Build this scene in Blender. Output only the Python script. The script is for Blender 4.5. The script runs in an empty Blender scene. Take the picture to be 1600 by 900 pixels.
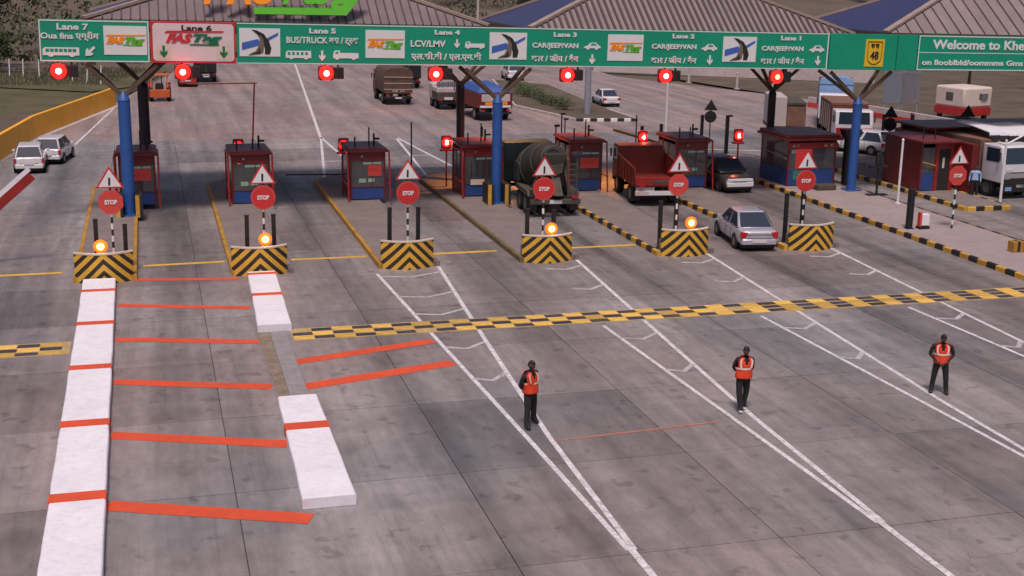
import bpy, bmesh, math, random
from mathutils import Vector, Matrix, noise
R = math.radians
rng = random.Random(7)
scene = bpy.context.scene

# ------------------------------------------------------------------ camera
cd = bpy.data.cameras.new('camera'); cam = bpy.data.objects.new('camera', cd)
scene.collection.objects.link(cam)
cd.sensor_width = 36.0; cd.lens = 36.0 * 2018.4 / 1600.0
cd.clip_start = 0.5; cd.clip_end = 3000
yaw, pitch, roll = 0.27475, 0.24507, 0.01687
fwd = Vector((math.sin(yaw) * math.cos(pitch), math.cos(yaw) * math.cos(pitch), -math.sin(pitch)))
rt = Vector((math.cos(yaw), -math.sin(yaw), 0)); up = rt.cross(fwd)
r2 = rt * math.cos(roll) + up * math.sin(roll); u2 = -rt * math.sin(roll) + up * math.cos(roll)
mw = Matrix((r2, u2, -fwd)).transposed().to_4x4(); mw.translation = Vector((2.046, -47.466, 11.429))
cam.matrix_world = mw
scene.camera = cam

# ------------------------------------------------------------------ light
SUN_EL, SUN_AZ = R(66), R(200)          # azimuth clockwise from +Y: behind the camera, to its left
w = bpy.data.worlds.new('World'); scene.world = w; w.use_nodes = True
nt = w.node_tree; bg = nt.nodes['Background']
sky = nt.nodes.new('ShaderNodeTexSky'); sky.sky_type = 'NISHITA'; sky.sun_disc = False
sky.sun_elevation = SUN_EL; sky.sun_rotation = SUN_AZ
sky.air_density = 1.0; sky.dust_density = 4.0; sky.ozone_density = 1.5
tint = nt.nodes.new('ShaderNodeMixRGB'); tint.blend_type = 'MULTIPLY'; tint.inputs[0].default_value = 1.0
tint.inputs[2].default_value = (1.0, 0.89, 0.91, 1)      # pink evening sky
nt.links.new(sky.outputs[0], tint.inputs[1]); nt.links.new(tint.outputs[0], bg.inputs[0])
bg.inputs[1].default_value = 0.05
sd = bpy.data.lights.new('sun', 'SUN'); sd.energy = 1.5; sd.angle = R(12); sd.color = (1.0, 0.89, 0.84)
sun = bpy.data.objects.new('sun', sd); scene.collection.objects.link(sun)
sdir = Vector((math.sin(SUN_AZ) * math.cos(SUN_EL), math.cos(SUN_AZ) * math.cos(SUN_EL), math.sin(SUN_EL)))
sun.rotation_euler = sdir.to_track_quat('Z', 'Y').to_euler()
scene.view_settings.view_transform = 'Standard'; scene.view_settings.look = 'None'
scene.view_settings.exposure = 0.76; scene.view_settings.gamma = 1.0
scene.render.engine = 'CYCLES'
scene.cycles.use_denoising = True
scene.cycles.max_bounces = 4; scene.cycles.diffuse_bounces = 2; scene.cycles.glossy_bounces = 2
scene.cycles.transmission_bounces = 4; scene.cycles.transparent_max_bounces = 8
scene.cycles.sample_clamp_indirect = 6.0

# ------------------------------------------------------------------ helpers
class MB:
    def __init__(s): s.v = []; s.f = []; s.m = []
    def add(s, vs, fs, m=0):
        o = len(s.v); s.v += [tuple(v) for v in vs]; s.f += [tuple(i + o for i in f) for f in fs]; s.m += [m] * len(fs); return s
    def box(s, x0, x1, y0, y1, z0, z1, m=0):
        return s.add([(x0,y0,z0),(x1,y0,z0),(x1,y1,z0),(x0,y1,z0),(x0,y0,z1),(x1,y0,z1),(x1,y1,z1),(x0,y1,z1)],
                     [(3,2,1,0),(4,5,6,7),(0,1,5,4),(1,2,6,5),(2,3,7,6),(3,0,4,7)], m)
    def tube(s, p, q, r0, r1=None, n=10, m=0, caps=True):
        p = Vector(p); q = Vector(q); r1 = r0 if r1 is None else r1
        d = (q - p).normalized(); a = d.orthogonal().normalized(); b = d.cross(a)
        vs = []
        for c, r in ((p, r0), (q, r1)):
            for i in range(n):
                t = 2 * math.pi * i / n; vs.append(c + a * (r * math.cos(t)) + b * (r * math.sin(t)))
        fs = [(i, (i+1) % n, n + (i+1) % n, n + i) for i in range(n)]
        if caps: fs += [tuple(range(n-1, -1, -1)), tuple(range(n, 2*n))]
        return s.add(vs, fs, m)
    def bar(s, p, q, w_, h_, m=0):
        p = Vector(p); q = Vector(q); d = (q - p).normalized()
        ref = Vector((0,0,1)) if abs(d.z) < 0.95 else Vector((0,1,0))
        a = d.cross(ref).normalized() * (w_/2); b = a.cross(d).normalized() * (h_/2)
        vs = [c + x*a + y*b for c in (p, q) for x, y in ((-1,-1),(1,-1),(1,1),(-1,1))]
        return s.add(vs, [(3,2,1,0),(4,5,6,7),(0,1,5,4),(1,2,6,5),(2,3,7,6),(3,0,4,7)], m)
    def prism(s, poly, axis, a, b, m=0):
        n = len(poly)
        def mk(p, t):
            return (t, p[0], p[1]) if axis == 'x' else ((p[0], t, p[1]) if axis == 'y' else (p[0], p[1], t))
        vs = [mk(p, a) for p in poly] + [mk(p, b) for p in poly]
        fs = [(i, (i+1) % n, n + (i+1) % n, n + i) for i in range(n)] + [tuple(range(n-1,-1,-1)), tuple(range(n, 2*n))]
        return s.add(vs, fs, m)
    def lathe(s, prof, p, d, n=16, m=0, closed=False):
        p = Vector(p); d = Vector(d).normalized(); a = d.orthogonal().normalized(); b = d.cross(a)
        vs = []; k = len(prof)
        for r, t in prof:
            for i in range(n):
                an = 2*math.pi*i/n; vs.append(p + d*t + a*(r*math.cos(an)) + b*(r*math.sin(an)))
        fs = [(j*n+i, j*n+(i+1) % n, (j+1)*n+(i+1) % n, (j+1)*n+i) for j in range(k-1) for i in range(n)]
        if closed: fs += [((k-1)*n+i, (k-1)*n+(i+1) % n, (i+1) % n, i) for i in range(n)]
        else: fs += [tuple(range(n-1,-1,-1)), tuple(range((k-1)*n, k*n))]
        return s.add(vs, fs, m)
    def loft(s, rings, m=0, caps=True):
        n = len(rings[0]); vs = [v for r_ in rings for v in r_]; k = len(rings)
        fs = [(j*n+i, j*n+(i+1) % n, (j+1)*n+(i+1) % n, (j+1)*n+i) for j in range(k-1) for i in range(n)]
        if caps: fs += [tuple(range(n-1,-1,-1)), tuple(range((k-1)*n, k*n))]
        return s.add(vs, fs, m)
    def mesh(s, name, mats, smooth=False, fix=True):
        me = bpy.data.meshes.new(name); me.from_pydata(s.v, [], s.f); 
        for mt in (mats if isinstance(mats, (list, tuple)) else [mats]): me.materials.append(mt)
        me.polygons.foreach_set('material_index', s.m)
        bm = bmesh.new(); bm.from_mesh(me)
        if fix: bmesh.ops.recalc_face_normals(bm, faces=bm.faces)
        if smooth:
            for f in bm.faces: f.smooth = True
            for e in bm.edges:
                if len(e.link_faces) == 2 and e.calc_face_angle(0) > R(38): e.smooth = False
        bm.to_mesh(me); bm.free(); me.update()
        return me
    def build(s, name, mats, parent=None, loc=None, rot=None, bevel=0, smooth=False, sub=0, fix=True):
        return link(name, s.mesh(name, mats, smooth, fix), parent, loc, rot, bevel, sub)

def link(name, me, parent=None, loc=None, rot=None, bevel=0, sub=0):
    o = bpy.data.objects.new(name, me); scene.collection.objects.link(o)
    if parent: o.parent = parent
    if loc is not None: o.location = loc
    if rot is not None: o.rotation_euler = rot
    if bevel:
        b = o.modifiers.new('bevel', 'BEVEL'); b.width = bevel; b.segments = 2; b.limit_method = 'ANGLE'; b.angle_limit = R(40)
    if sub:
        m = o.modifiers.new('subsurf', 'SUBSURF'); m.levels = sub; m.render_levels = sub
    return o

def tag(o, label, cat, group=None):
    o['label'] = label; o['category'] = cat
    if group: o['group'] = group
    return o
def structure(o, label=None):
    o['kind'] = 'structure'
    if label: o['label'] = label
    return o
def thing(name, label, cat, loc=(0,0,0), rz=0, group=None):
    o = bpy.data.objects.new(name, None); scene.collection.objects.link(o)
    o.location = loc; o.rotation_euler = (0, 0, rz); o.empty_display_size = 0.3
    return tag(o, label, cat, group)
def copy_tree(o, parent=None):
    c = o.copy(); scene.collection.objects.link(c); c.parent = parent
    for ch in list(o.children): copy_tree(ch, c)
    return c

def M(name, col, rough=0.6, metal=0.0, var=0.12, scale=2.0, bump=0.0, bscale=40.0, rnd=0.0, emit=None, es=0.0, spec=0.5,
      grime=0.0, stretch=(1,1,1), coat=0.0, coord='Object', alpha=None):
    m = bpy.data.materials.new(name); m.use_nodes = True; t = m.node_tree; b = t.nodes['Principled BSDF']
    b.inputs['Roughness'].default_value = rough; b.inputs['Metallic'].default_value = metal
    b.inputs['Specular IOR Level'].default_value = spec
    b.inputs['Coat Weight'].default_value = coat; b.inputs['Coat Roughness'].default_value = 0.08
    N = t.nodes.new; L = t.links.new
    tc = N('ShaderNodeTexCoord'); mp = N('ShaderNodeMapping'); mp.inputs['Scale'].default_value = stretch
    if coord == 'World':
        ge = N('ShaderNodeNewGeometry'); L(ge.outputs['Position'], mp.inputs[0])
    else: L(tc.outputs[coord], mp.inputs[0])
    base = None
    c4 = (*col, 1)
    if var > 0:
        no = N('ShaderNodeTexNoise'); no.inputs['Scale'].default_value = scale; no.inputs['Detail'].default_value = 6
        no.inputs['Roughness'].default_value = 0.65
        L(mp.outputs[0], no.inputs['Vector'])
        mr = N('ShaderNodeMapRange'); mr.inputs[1].default_value = 0.3; mr.inputs[2].default_value = 0.7
        mr.inputs[3].default_value = 1 - var; mr.inputs[4].default_value = 1 + var
        L(no.outputs[0], mr.inputs[0])
        last = mr.outputs[0]
        if rnd > 0:
            oi = N('ShaderNodeObjectInfo'); r_ = N('ShaderNodeMapRange'); r_.inputs[3].default_value = 1 - rnd; r_.inputs[4].default_value = 1 + rnd
            L(oi.outputs['Random'], r_.inputs[0]); mu = N('ShaderNodeMath'); mu.operation = 'MULTIPLY'
            L(last, mu.inputs[0]); L(r_.outputs[0], mu.inputs[1]); last = mu.outputs[0]
        vm = N('ShaderNodeVectorMath'); vm.operation = 'SCALE'; vm.inputs[0].default_value = col
        L(last, vm.inputs['Scale']); base = vm.outputs[0]
        if grime > 0:
            n2 = N('ShaderNodeTexNoise'); n2.inputs['Scale'].default_value = scale * 4.3; n2.inputs['Detail'].default_value = 8
            n2.inputs['Roughness'].default_value = 0.7
            L(mp.outputs[0], n2.inputs['Vector'])
            g = N('ShaderNodeMapRange'); g.inputs[1].default_value = 0.48; g.inputs[2].default_value = 0.78; g.inputs[3].default_value = 0; g.inputs[4].default_value = grime
            L(n2.outputs[0], g.inputs[0])
            mx = N('ShaderNodeMixRGB'); mx.inputs[2].default_value = (0.07, 0.055, 0.045, 1)
            L(g.outputs[0], mx.inputs[0]); L(base, mx.inputs[1]); base = mx.outputs[0]
            L(g.outputs[0], b.inputs['Roughness']) if False else None
        L(base, b.inputs['Base Color'])
    else:
        b.inputs['Base Color'].default_value = c4
    if bump > 0:
        nb = N('ShaderNodeTexNoise'); nb.inputs['Scale'].default_value = bscale; nb.inputs['Detail'].default_value = 5
        L(mp.outputs[0], nb.inputs['Vector'])
        bp = N('ShaderNodeBump'); bp.inputs['Strength'].default_value = bump; bp.inputs['Distance'].default_value = 0.02
        L(nb.outputs[0], bp.inputs['Height']); L(bp.outputs[0], b.inputs['Normal'])
    if emit:
        b.inputs['Emission Color'].default_value = (*emit, 1); b.inputs['Emission Strength'].default_value = es
    if alpha is not None: b.inputs['Alpha'].default_value = alpha
    return m

def chevron_material():
    m = bpy.data.materials.new('chevron_paint'); m.use_nodes = True; t = m.node_tree; b = t.nodes['Principled BSDF']; N = t.nodes.new; L = t.links.new
    tc = N('ShaderNodeTexCoord'); sx = N('ShaderNodeSeparateXYZ'); L(tc.outputs['Object'], sx.inputs[0])
    ab = N('ShaderNodeMath'); ab.operation = 'ABSOLUTE'; L(sx.outputs[0], ab.inputs[0])
    ml = N('ShaderNodeMath'); ml.operation = 'MULTIPLY_ADD'; ml.inputs[1].default_value = 1.02; L(ab.outputs[0], ml.inputs[0]); L(sx.outputs[2], ml.inputs[2])
    nz = N('ShaderNodeTexNoise'); nz.inputs['Scale'].default_value = 14; L(tc.outputs['Object'], nz.inputs['Vector'])
    wb = N('ShaderNodeMath'); wb.operation = 'MULTIPLY_ADD'; wb.inputs[1].default_value = 0.02; L(nz.outputs[0], wb.inputs[0]); L(ml.outputs[0], wb.inputs[2])
    md = N('ShaderNodeMath'); md.operation = 'PINGPONG'; md.inputs[1].default_value = 0.21; L(wb.outputs[0], md.inputs[0])
    st = N('ShaderNodeMath'); st.operation = 'GREATER_THAN'; st.inputs[1].default_value = 0.10; L(md.outputs[0], st.inputs[0])
    n2 = N('ShaderNodeTexNoise'); n2.inputs['Scale'].default_value = 5; n2.inputs['Detail'].default_value = 8; L(tc.outputs['Object'], n2.inputs['Vector'])
    cr = N('ShaderNodeMixRGB'); cr.inputs[1].default_value = (0.86, 0.50, 0.04, 1); cr.inputs[2].default_value = (0.60, 0.32, 0.05, 1); L(n2.outputs[0], cr.inputs[0])
    ck = N('ShaderNodeMixRGB'); ck.inputs[1].default_value = (0.012, 0.010, 0.010, 1); ck.inputs[2].default_value = (0.05, 0.035, 0.03, 1); L(n2.outputs[0], ck.inputs[0])
    mx = N('ShaderNodeMixRGB'); L(st.outputs[0], mx.inputs[0]); L(ck.outputs[0], mx.inputs[1]); L(cr.outputs[0], mx.inputs[2])
    L(mx.outputs[0], b.inputs['Base Color']); b.inputs['Roughness'].default_value = 0.55
    return m

def road_material(name, col, far=False):
    """worn concrete: slab tone by object, stretched tyre and oil streaks, blotches, hairline cracks, fine aggregate"""
    m = bpy.data.materials.new(name); m.use_nodes = True; t = m.node_tree; b = t.nodes['Principled BSDF']; N = t.nodes.new; L = t.links.new
    ge = N('ShaderNodeNewGeometry')
    def nz(scale, st, det=6, ro=0.6, off=(0,0,0)):
        mp = N('ShaderNodeMapping'); mp.inputs['Scale'].default_value = st; mp.inputs['Location'].default_value = off; L(ge.outputs['Position'], mp.inputs[0])
        n = N('ShaderNodeTexNoise'); n.inputs['Scale'].default_value = scale; n.inputs['Detail'].default_value = det; n.inputs['Roughness'].default_value = ro
        L(mp.outputs[0], n.inputs['Vector']); return n.outputs[0]
    def mr(x, a, c, d, e):
        r_ = N('ShaderNodeMapRange'); r_.inputs[1].default_value = a; r_.inputs[2].default_value = c; r_.inputs[3].default_value = d; r_.inputs[4].default_value = e
        L(x, r_.inputs[0]); return r_.outputs[0]
    def mul(a, c):
        k = N('ShaderNodeMath'); k.operation = 'MULTIPLY'; L(a, k.inputs[0]); L(c, k.inputs[1]); return k.outputs[0]
    streak = mr(nz(1.0, (0.9, 0.045, 1), 3), 0.32, 0.68, 0.74, 1.2)
    blot = mr(nz(0.16, (1, 0.7, 1), 4, 0.62, (3, 9, 0)), 0.32, 0.7, 0.84, 1.15)
    fine = mr(nz(3.2, (1, 0.35, 1), 4, 0.7), 0.25, 0.75, 0.78, 1.2)
    grit = mr(nz(38, (1, 1, 1), 1, 0.7), 0.3, 0.7, 0.86, 1.14)
    cross = mr(nz(0.9, (0.12, 1.3, 1), 3, 0.6, (5, 2, 0)), 0.3, 0.7, 0.9, 1.09)
    v = mul(mul(mul(streak, blot), mul(fine, grit)), cross)
    oil = mr(nz(0.55, (1, 0.5, 1), 4, 0.55, (11, 4, 0)), 0.60, 0.74, 1.0, 0.72)
    v = mul(v, oil)
    if not far:
        sp = N('ShaderNodeSeparateXYZ'); L(ge.outputs['Position'], sp.inputs[0])
        jg = N('ShaderNodeMath'); jg.operation = 'MULTIPLY_ADD'; jg.inputs[1].default_value = 0.9; L(nz(0.35, (1, 0.25, 1), 3, 0.5, (7, 3, 0)), jg.inputs[0]); L(sp.outputs[0], jg.inputs[2])
        dv = N('ShaderNodeMath'); dv.operation = 'DIVIDE'; dv.inputs[1].default_value = 5.67; L(jg.outputs[0], dv.inputs[0])
        fr = N('ShaderNodeMath'); fr.operation = 'FRACT'; L(dv.outputs[0], fr.inputs[0])
        sb_ = N('ShaderNodeMath'); sb_.operation = 'SUBTRACT'; sb_.inputs[1].default_value = 0.60; L(fr.outputs[0], sb_.inputs[0])
        aa = N('ShaderNodeMath'); aa.operation = 'ABSOLUTE'; L(sb_.outputs[0], aa.inputs[0])
        band = mr(aa.outputs[0], 0.03, 0.27, 1.0, 0.0)
        yf = mul(mr(sp.outputs[1], -24, 2, 0.35, 1.0), mr(sp.outputs[1], 24, 40, 1.0, 0.3))
        wear = mul(mul(band, yf), mr(nz(0.5, (1.4, 0.12, 1), 3, 0.6, (1, 8, 0)), 0.3, 0.7, 0.25, 1.0))
        v = mul(v, mr(wear, 0, 1, 1.12, 0.44))
        v = mul(v, mr(nz(7.0, (1, 0.02, 1), 2, 0.6, (4, 1, 0)), 0.58, 0.72, 1.0, 0.86))
        v = mul(v, mr(nz(1.6, (1, 1, 1), 2, 0.5, (9, 9, 0)), 0.63, 0.68, 1.0, 0.74))
        oi = N('ShaderNodeObjectInfo'); v = mul(v, mr(oi.outputs['Random'], 0, 1, 0.80, 1.16))
        vo = N('ShaderNodeTexVoronoi'); vo.feature = 'DISTANCE_TO_EDGE'; vo.inputs['Scale'].default_value = 0.11
        mp = N('ShaderNodeMapping'); L(ge.outputs['Position'], mp.inputs[0])
        nn = N('ShaderNodeTexNoise'); nn.inputs['Scale'].default_value = 0.7; nn.inputs['Detail'].default_value = 3; L(ge.outputs['Position'], nn.inputs['Vector'])
        ad = N('ShaderNodeVectorMath'); ad.operation = 'MULTIPLY_ADD'; ad.inputs[1].default_value = (2.2, 2.2, 0); L(nn.outputs['Color'], ad.inputs[0]); L(mp.outputs[0], ad.inputs[2])
        L(ad.outputs[0], vo.inputs['Vector'])
        crack = mr(vo.outputs['Distance'], 0.0, 0.002, 0.72, 1.0)
        v = mul(v, crack)
    hue = mr(nz(0.09, (1, 1, 1), 3, 0.5, (31, 7, 0)), 0.35, 0.65, 0.0, 1.0)
    mx = N('ShaderNodeMixRGB'); mx.inputs[1].default_value = (*col, 1); mx.inputs[2].default_value = (col[0]*1.08, col[1]*0.93, col[2]*0.88, 1); L(hue, mx.inputs[0])
    vm = N('ShaderNodeVectorMath'); vm.operation = 'SCALE'; L(mx.outputs[0], vm.inputs[0]); L(v, vm.inputs['Scale'])
    L(vm.outputs[0], b.inputs['Base Color'])
    L(mr(nz(0.8, (1, 0.3, 1), 2, 0.6, (2, 2, 2)), 0.3, 0.7, 0.42, 0.7), b.inputs['Roughness'])
    bp = N('ShaderNodeBump'); bp.inputs['Strength'].default_value = 0.25; bp.inputs['Distance'].default_value = 0.01
    L(nz(22, (1, 1, 1), 2, 0.7), bp.inputs['Height']); L(bp.outputs[0], b.inputs['Normal'])
    return m

mat = {}
mat['road'] = road_material('concrete_road', (0.205, 0.192, 0.194))
mat['farroad'] = road_material('concrete_far_road', (0.27, 0.22, 0.215), True)
mat['joint'] = M('joint_filler', (0.05, 0.045, 0.045), 0.9)
mat['soil'] = M('dry_soil', (0.10, 0.075, 0.05), 0.95, var=0.35, scale=0.25, bump=0.6, bscale=3, grime=0.3, coord='World')
mat['field'] = M('olive_field', (0.085, 0.075, 0.032), 0.95, var=0.35, scale=0.2, bump=0.5, bscale=6, grime=0.35, coord='World')
mat['hill'] = M('scrub_hill', (0.11, 0.082, 0.06), 0.95, var=0.4, scale=0.06, bump=0.8, bscale=0.6, grime=0.4, coord='World')
mat['island'] = M('island_paving', (0.20, 0.165, 0.155), 0.8, var=0.15, scale=0.8, bump=0.3, bscale=30, grime=0.35, coord='World')
mat['wideisland'] = M('wide_island_paving', (0.33, 0.26, 0.255), 0.8, var=0.1, scale=0.7, bump=0.3, bscale=30, grime=0.25, coord='World')
mat['white'] = M('white_paint', (0.80, 0.77, 0.82), 0.5, var=0.07, scale=1.2, grime=0.22, bump=0.25, bscale=9)
mat['linewhite'] = M('worn_white_road_paint', (0.66, 0.63, 0.65), 0.65, var=0.25, scale=2.2, grime=0.95, coord='World')
mat['linewhite2'] = M('faded_white_road_paint', (0.46, 0.43, 0.44), 0.7, var=0.25, scale=1.3, grime=0.85, coord='World')
mat['lineyellow'] = M('worn_yellow_road_paint', (0.70, 0.42, 0.05), 0.65, var=0.2, scale=1.0, grime=0.4, coord='World')
mat['linered'] = M('red_orange_road_paint', (0.66, 0.08, 0.025), 0.6, var=0.12, scale=1.0, grime=0.3, coord='World')
mat['yellow'] = M('kerb_yellow', (0.58, 0.32, 0.045), 0.65, var=0.2, scale=3, grime=0.45, rnd=0.2)
mat['ochre'] = M('kerb_ochre', (0.42, 0.22, 0.03), 0.7, var=0.25, scale=2, grime=0.55, rnd=0.15)
mat['olive'] = M('kerb_olive_faded', (0.16, 0.115, 0.05), 0.75, var=0.25, scale=2, grime=0.6, rnd=0.2)
mat['black'] = M('black_paint', (0.018, 0.016, 0.018), 0.55, var=0.3, scale=3, rnd=0.2)
mat['tileblack'] = M('strip_black', (0.045, 0.04, 0.055), 0.6, var=0.3, scale=3, rnd=0.35)
mat['tileyellow'] = M('strip_yellow', (0.68, 0.42, 0.09), 0.6, var=0.25, scale=3, rnd=0.25, grime=0.4)
mat['striptan'] = M('strip_tan', (0.46, 0.32, 0.14), 0.65, var=0.25, scale=2, grime=0.4, coord='World')
mat['chevron'] = chevron_material()
mat['cream'] = M('cream_rim', (0.66, 0.55, 0.45), 0.5, var=0.08)
mat['blue'] = M('column_blue', (0.022, 0.095, 0.34), 0.45, var=0.1, scale=1.5, grime=0.4)
mat['darkcol'] = M('column_dark', (0.022, 0.014, 0.030), 0.4, var=0.2)
mat['strut'] = M('strut_brown', (0.105, 0.07, 0.045), 0.45, var=0.2, grime=0.2)
mat['green'] = M('sign_green', (0.004, 0.29, 0.165), 0.45, var=0.07, scale=0.7, coord='World')
mat['signwhite'] = M('sign_white', (0.72, 0.72, 0.72), 0.5, var=0.03)
mat['pink'] = M('sign_pale_pink', (0.72, 0.57, 0.58), 0.5, var=0.05)
mat['signred'] = M('sign_red', (0.55, 0.03, 0.03), 0.45, var=0.08)
mat['signback'] = M('sign_back_dark', (0.014, 0.016, 0.016), 0.5, var=0.15)
mat['orange'] = M('letter_orange', (0.92, 0.28, 0.005), 0.45, var=0.05)
mat['lime'] = M('letter_green', (0.10, 0.46, 0.02), 0.45, var=0.05)
mat['logogreen'] = M('logo_dark_green', (0.005, 0.16, 0.06), 0.45, var=0.05)
mat['logoblue'] = M('logo_blue', (0.05, 0.13, 0.45), 0.45, var=0.05)
mat['signblack'] = M('sign_black', (0.02, 0.017, 0.015), 0.5, var=0.05)
mat['taupe'] = M('logo_taupe', (0.17, 0.13, 0.10), 0.5, var=0.05)
mat['emblem'] = M('emblem_yellow', (0.75, 0.47, 0.02), 0.5, var=0.05)
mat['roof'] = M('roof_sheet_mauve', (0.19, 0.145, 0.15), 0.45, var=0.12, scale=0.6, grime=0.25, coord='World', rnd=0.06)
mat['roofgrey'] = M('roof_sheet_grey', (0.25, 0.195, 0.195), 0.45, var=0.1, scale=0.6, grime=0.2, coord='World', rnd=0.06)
mat['rib'] = M('roof_rib', (0.075, 0.05, 0.052), 0.5, var=0.15)
mat['navy'] = M('roof_sheet_navy_sky_tint', (0.033, 0.036, 0.105), 0.4, var=0.08, scale=0.4, coord='World')  # navy sides against grey fronts: sky reflection put into the sheet colours
mat['hip'] = M('hip_trim', (0.34, 0.25, 0.21), 0.5, var=0.15)
mat['maroon'] = M('booth_maroon', (0.15, 0.013, 0.014), 0.42, var=0.2, scale=2, grime=0.3)
mat['redpaint'] = M('booth_red', (0.30, 0.018, 0.016), 0.42, var=0.15, scale=2, grime=0.2)
mat['boothblue'] = M('booth_blue', (0.02, 0.06, 0.22), 0.45, var=0.15, scale=2, grime=0.2)
mat['notice'] = M('notice_red', (0.58, 0.06, 0.05), 0.5, var=0.1)
mat['paper'] = M('pale_green_paper', (0.30, 0.42, 0.34), 0.6, var=0.15)
mat['teal'] = M('teal_panel', (0.04, 0.20, 0.18), 0.5, var=0.1)
mat['glass'] = M('booth_glass', (0.075, 0.08, 0.085), 0.06, var=0.25, scale=1.5, spec=0.7)
mat['carglass'] = M('car_glass', (0.022, 0.035, 0.055), 0.05, var=0.1, spec=0.8)
mat['interior'] = M('dark_interior', (0.02, 0.016, 0.015), 0.8, var=0.3)
mat['steel'] = M('grey_steel', (0.22, 0.22, 0.24), 0.45, metal=0.4, var=0.15)
mat['polegrey'] = M('grey_blue_pole', (0.27, 0.28, 0.33), 0.45, var=0.08)
mat['blacksteel'] = M('black_steel', (0.012, 0.012, 0.014), 0.5, var=0.2)
mat['tyre'] = M('tyre_rubber', (0.012, 0.012, 0.012), 0.85, var=0.2)
mat['rim'] = M('wheel_rim', (0.30, 0.30, 0.32), 0.35, metal=0.6, var=0.1)
mat['silver'] = M('silver_car_paint', (0.58, 0.56, 0.63), 0.28, metal=0.45, var=0.05, coat=0.4)
mat['carwhite'] = M('white_car_paint', (0.70, 0.68, 0.72), 0.35, var=0.05, coat=0.4, grime=0.1)
mat['carolive'] = M('olive_car_paint', (0.050, 0.043, 0.032), 0.3, var=0.1, coat=0.5)
mat['carred'] = M('red_car_paint', (0.40, 0.02, 0.02), 0.35, var=0.08, coat=0.3)
mat['chrome'] = M('chrome', (0.62, 0.60, 0.58), 0.2, metal=0.7, var=0.05)
mat['taillight'] = M('tail_light_red', (0.45, 0.015, 0.02), 0.2, var=0.05)
mat['headlight'] = M('headlight_glass', (0.55, 0.55, 0.52), 0.15, var=0.05)
mat['plate'] = M('number_plate', (0.66, 0.64, 0.66), 0.5, var=0.04)
mat['tarp'] = M('brown_tarpaulin', (0.098, 0.055, 0.04), 0.8, var=0.25, scale=1.5, bump=0.6, bscale=4, grime=0.3)
mat['drum'] = M('mixer_drum', (0.030, 0.026, 0.021), 0.65, var=0.3, scale=1.2, grime=0.4)
mat['mud'] = M('muddy_metal', (0.075, 0.062, 0.048), 0.75, var=0.35, scale=2, grime=0.5)
mat['teal2'] = M('mixer_cab_teal', (0.014, 0.030, 0.032), 0.5, var=0.2, grime=0.3)
mat['tipper'] = M('tipper_red', (0.15, 0.015, 0.010), 0.5, var=0.2, scale=1.2, grime=0.35)
mat['tarpblue'] = M('blue_tarpaulin', (0.035, 0.09, 0.30), 0.6, var=0.15, bump=0.4, bscale=5)
mat['lightblue'] = M('light_blue_panel', (0.22, 0.36, 0.62), 0.55, var=0.12, grime=0.15)
mat['tractor'] = M('tractor_orange', (0.52, 0.10, 0.02), 0.45, var=0.15, grime=0.2)
mat['wallorange'] = M('wall_orange', (0.90, 0.42, 0.02), 0.6, var=0.08, scale=0.5, grime=0.08, bump=0.3, coord='World')
mat['bark'] = M('bark', (0.075, 0.055, 0.04), 0.9, var=0.3, scale=4, bump=0.5)
mat['leafdark'] = M('leaf_dark', (0.030, 0.044, 0.016), 0.7, var=0.5, scale=0.8)
mat['leaf'] = M('leaf_green', (0.060, 0.082, 0.025), 0.7, var=0.5, scale=0.8)
mat['leafdry'] = M('leaf_dry_brown', (0.080, 0.078, 0.042), 0.75, var=0.45, scale=0.5)
mat['skin'] = M('brown_skin', (0.10, 0.045, 0.028), 0.55, var=0.1, scale=8)
mat['hair'] = M('black_hair', (0.010, 0.008, 0.008), 0.6, var=0.2)
mat['clothblack'] = M('black_cloth', (0.014, 0.013, 0.015), 0.85, var=0.25, scale=6, bump=0.4, bscale=18)
mat['shoe'] = M('shoe_black', (0.012, 0.011, 0.011), 0.4, var=0.1)
mat['shoewhite'] = M('shoe_white', (0.62, 0.60, 0.60), 0.5, var=0.1)
mat['vest'] = M('vest_orange_red', (0.72, 0.055, 0.016), 0.7, var=0.12, scale=5, bump=0.3, bscale=14)
mat['reflect'] = M('vest_reflective_band', (0.82, 0.62, 0.52), 0.4, var=0.05)
mat['shirtblue'] = M('light_blue_cloth', (0.32, 0.44, 0.66), 0.8, var=0.15)
mat['lensred'] = M('signal_red_glow', (0.5, 0.01, 0.01), 0.4, var=0, emit=(1.0, 0.02, 0.015), es=0.85)
mat['lenscore'] = M('signal_core', (0.9, 0.8, 0.7), 0.4, var=0, emit=(1.0, 0.72, 0.55), es=7.0)
mat['corered'] = M('signal_core_orange', (0.9, 0.3, 0.1), 0.4, var=0, emit=(1.0, 0.22, 0.06), es=6.0)
mat['ambercore'] = M('amber_core', (0.9, 0.6, 0.2), 0.4, var=0, emit=(1.0, 0.58, 0.20), es=2.6)
mat['amberring'] = M('amber_ring', (0.75, 0.16, 0.02), 0.4, var=0, emit=(1.0, 0.16, 0.01), es=0.55)
mat['sodium'] = M('sodium_lamp', (0.9, 0.6, 0.3), 0.4, var=0, emit=(1.0, 0.42, 0.08), es=20.0)
mat['pale'] = M('pale_render', (0.52, 0.44, 0.43), 0.7, var=0.12, scale=0.5, grime=0.25)
mat['brick'] = M('brick_brown', (0.20, 0.10, 0.07), 0.8, var=0.25, scale=2, grime=0.3)
mat['greyblue'] = M('grey_blue_board', (0.16, 0.18, 0.22), 0.6, var=0.1)
mat['caravanwhite'] = M('cabin_cream', (0.66, 0.55, 0.48), 0.5, var=0.06, grime=0.12)

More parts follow.
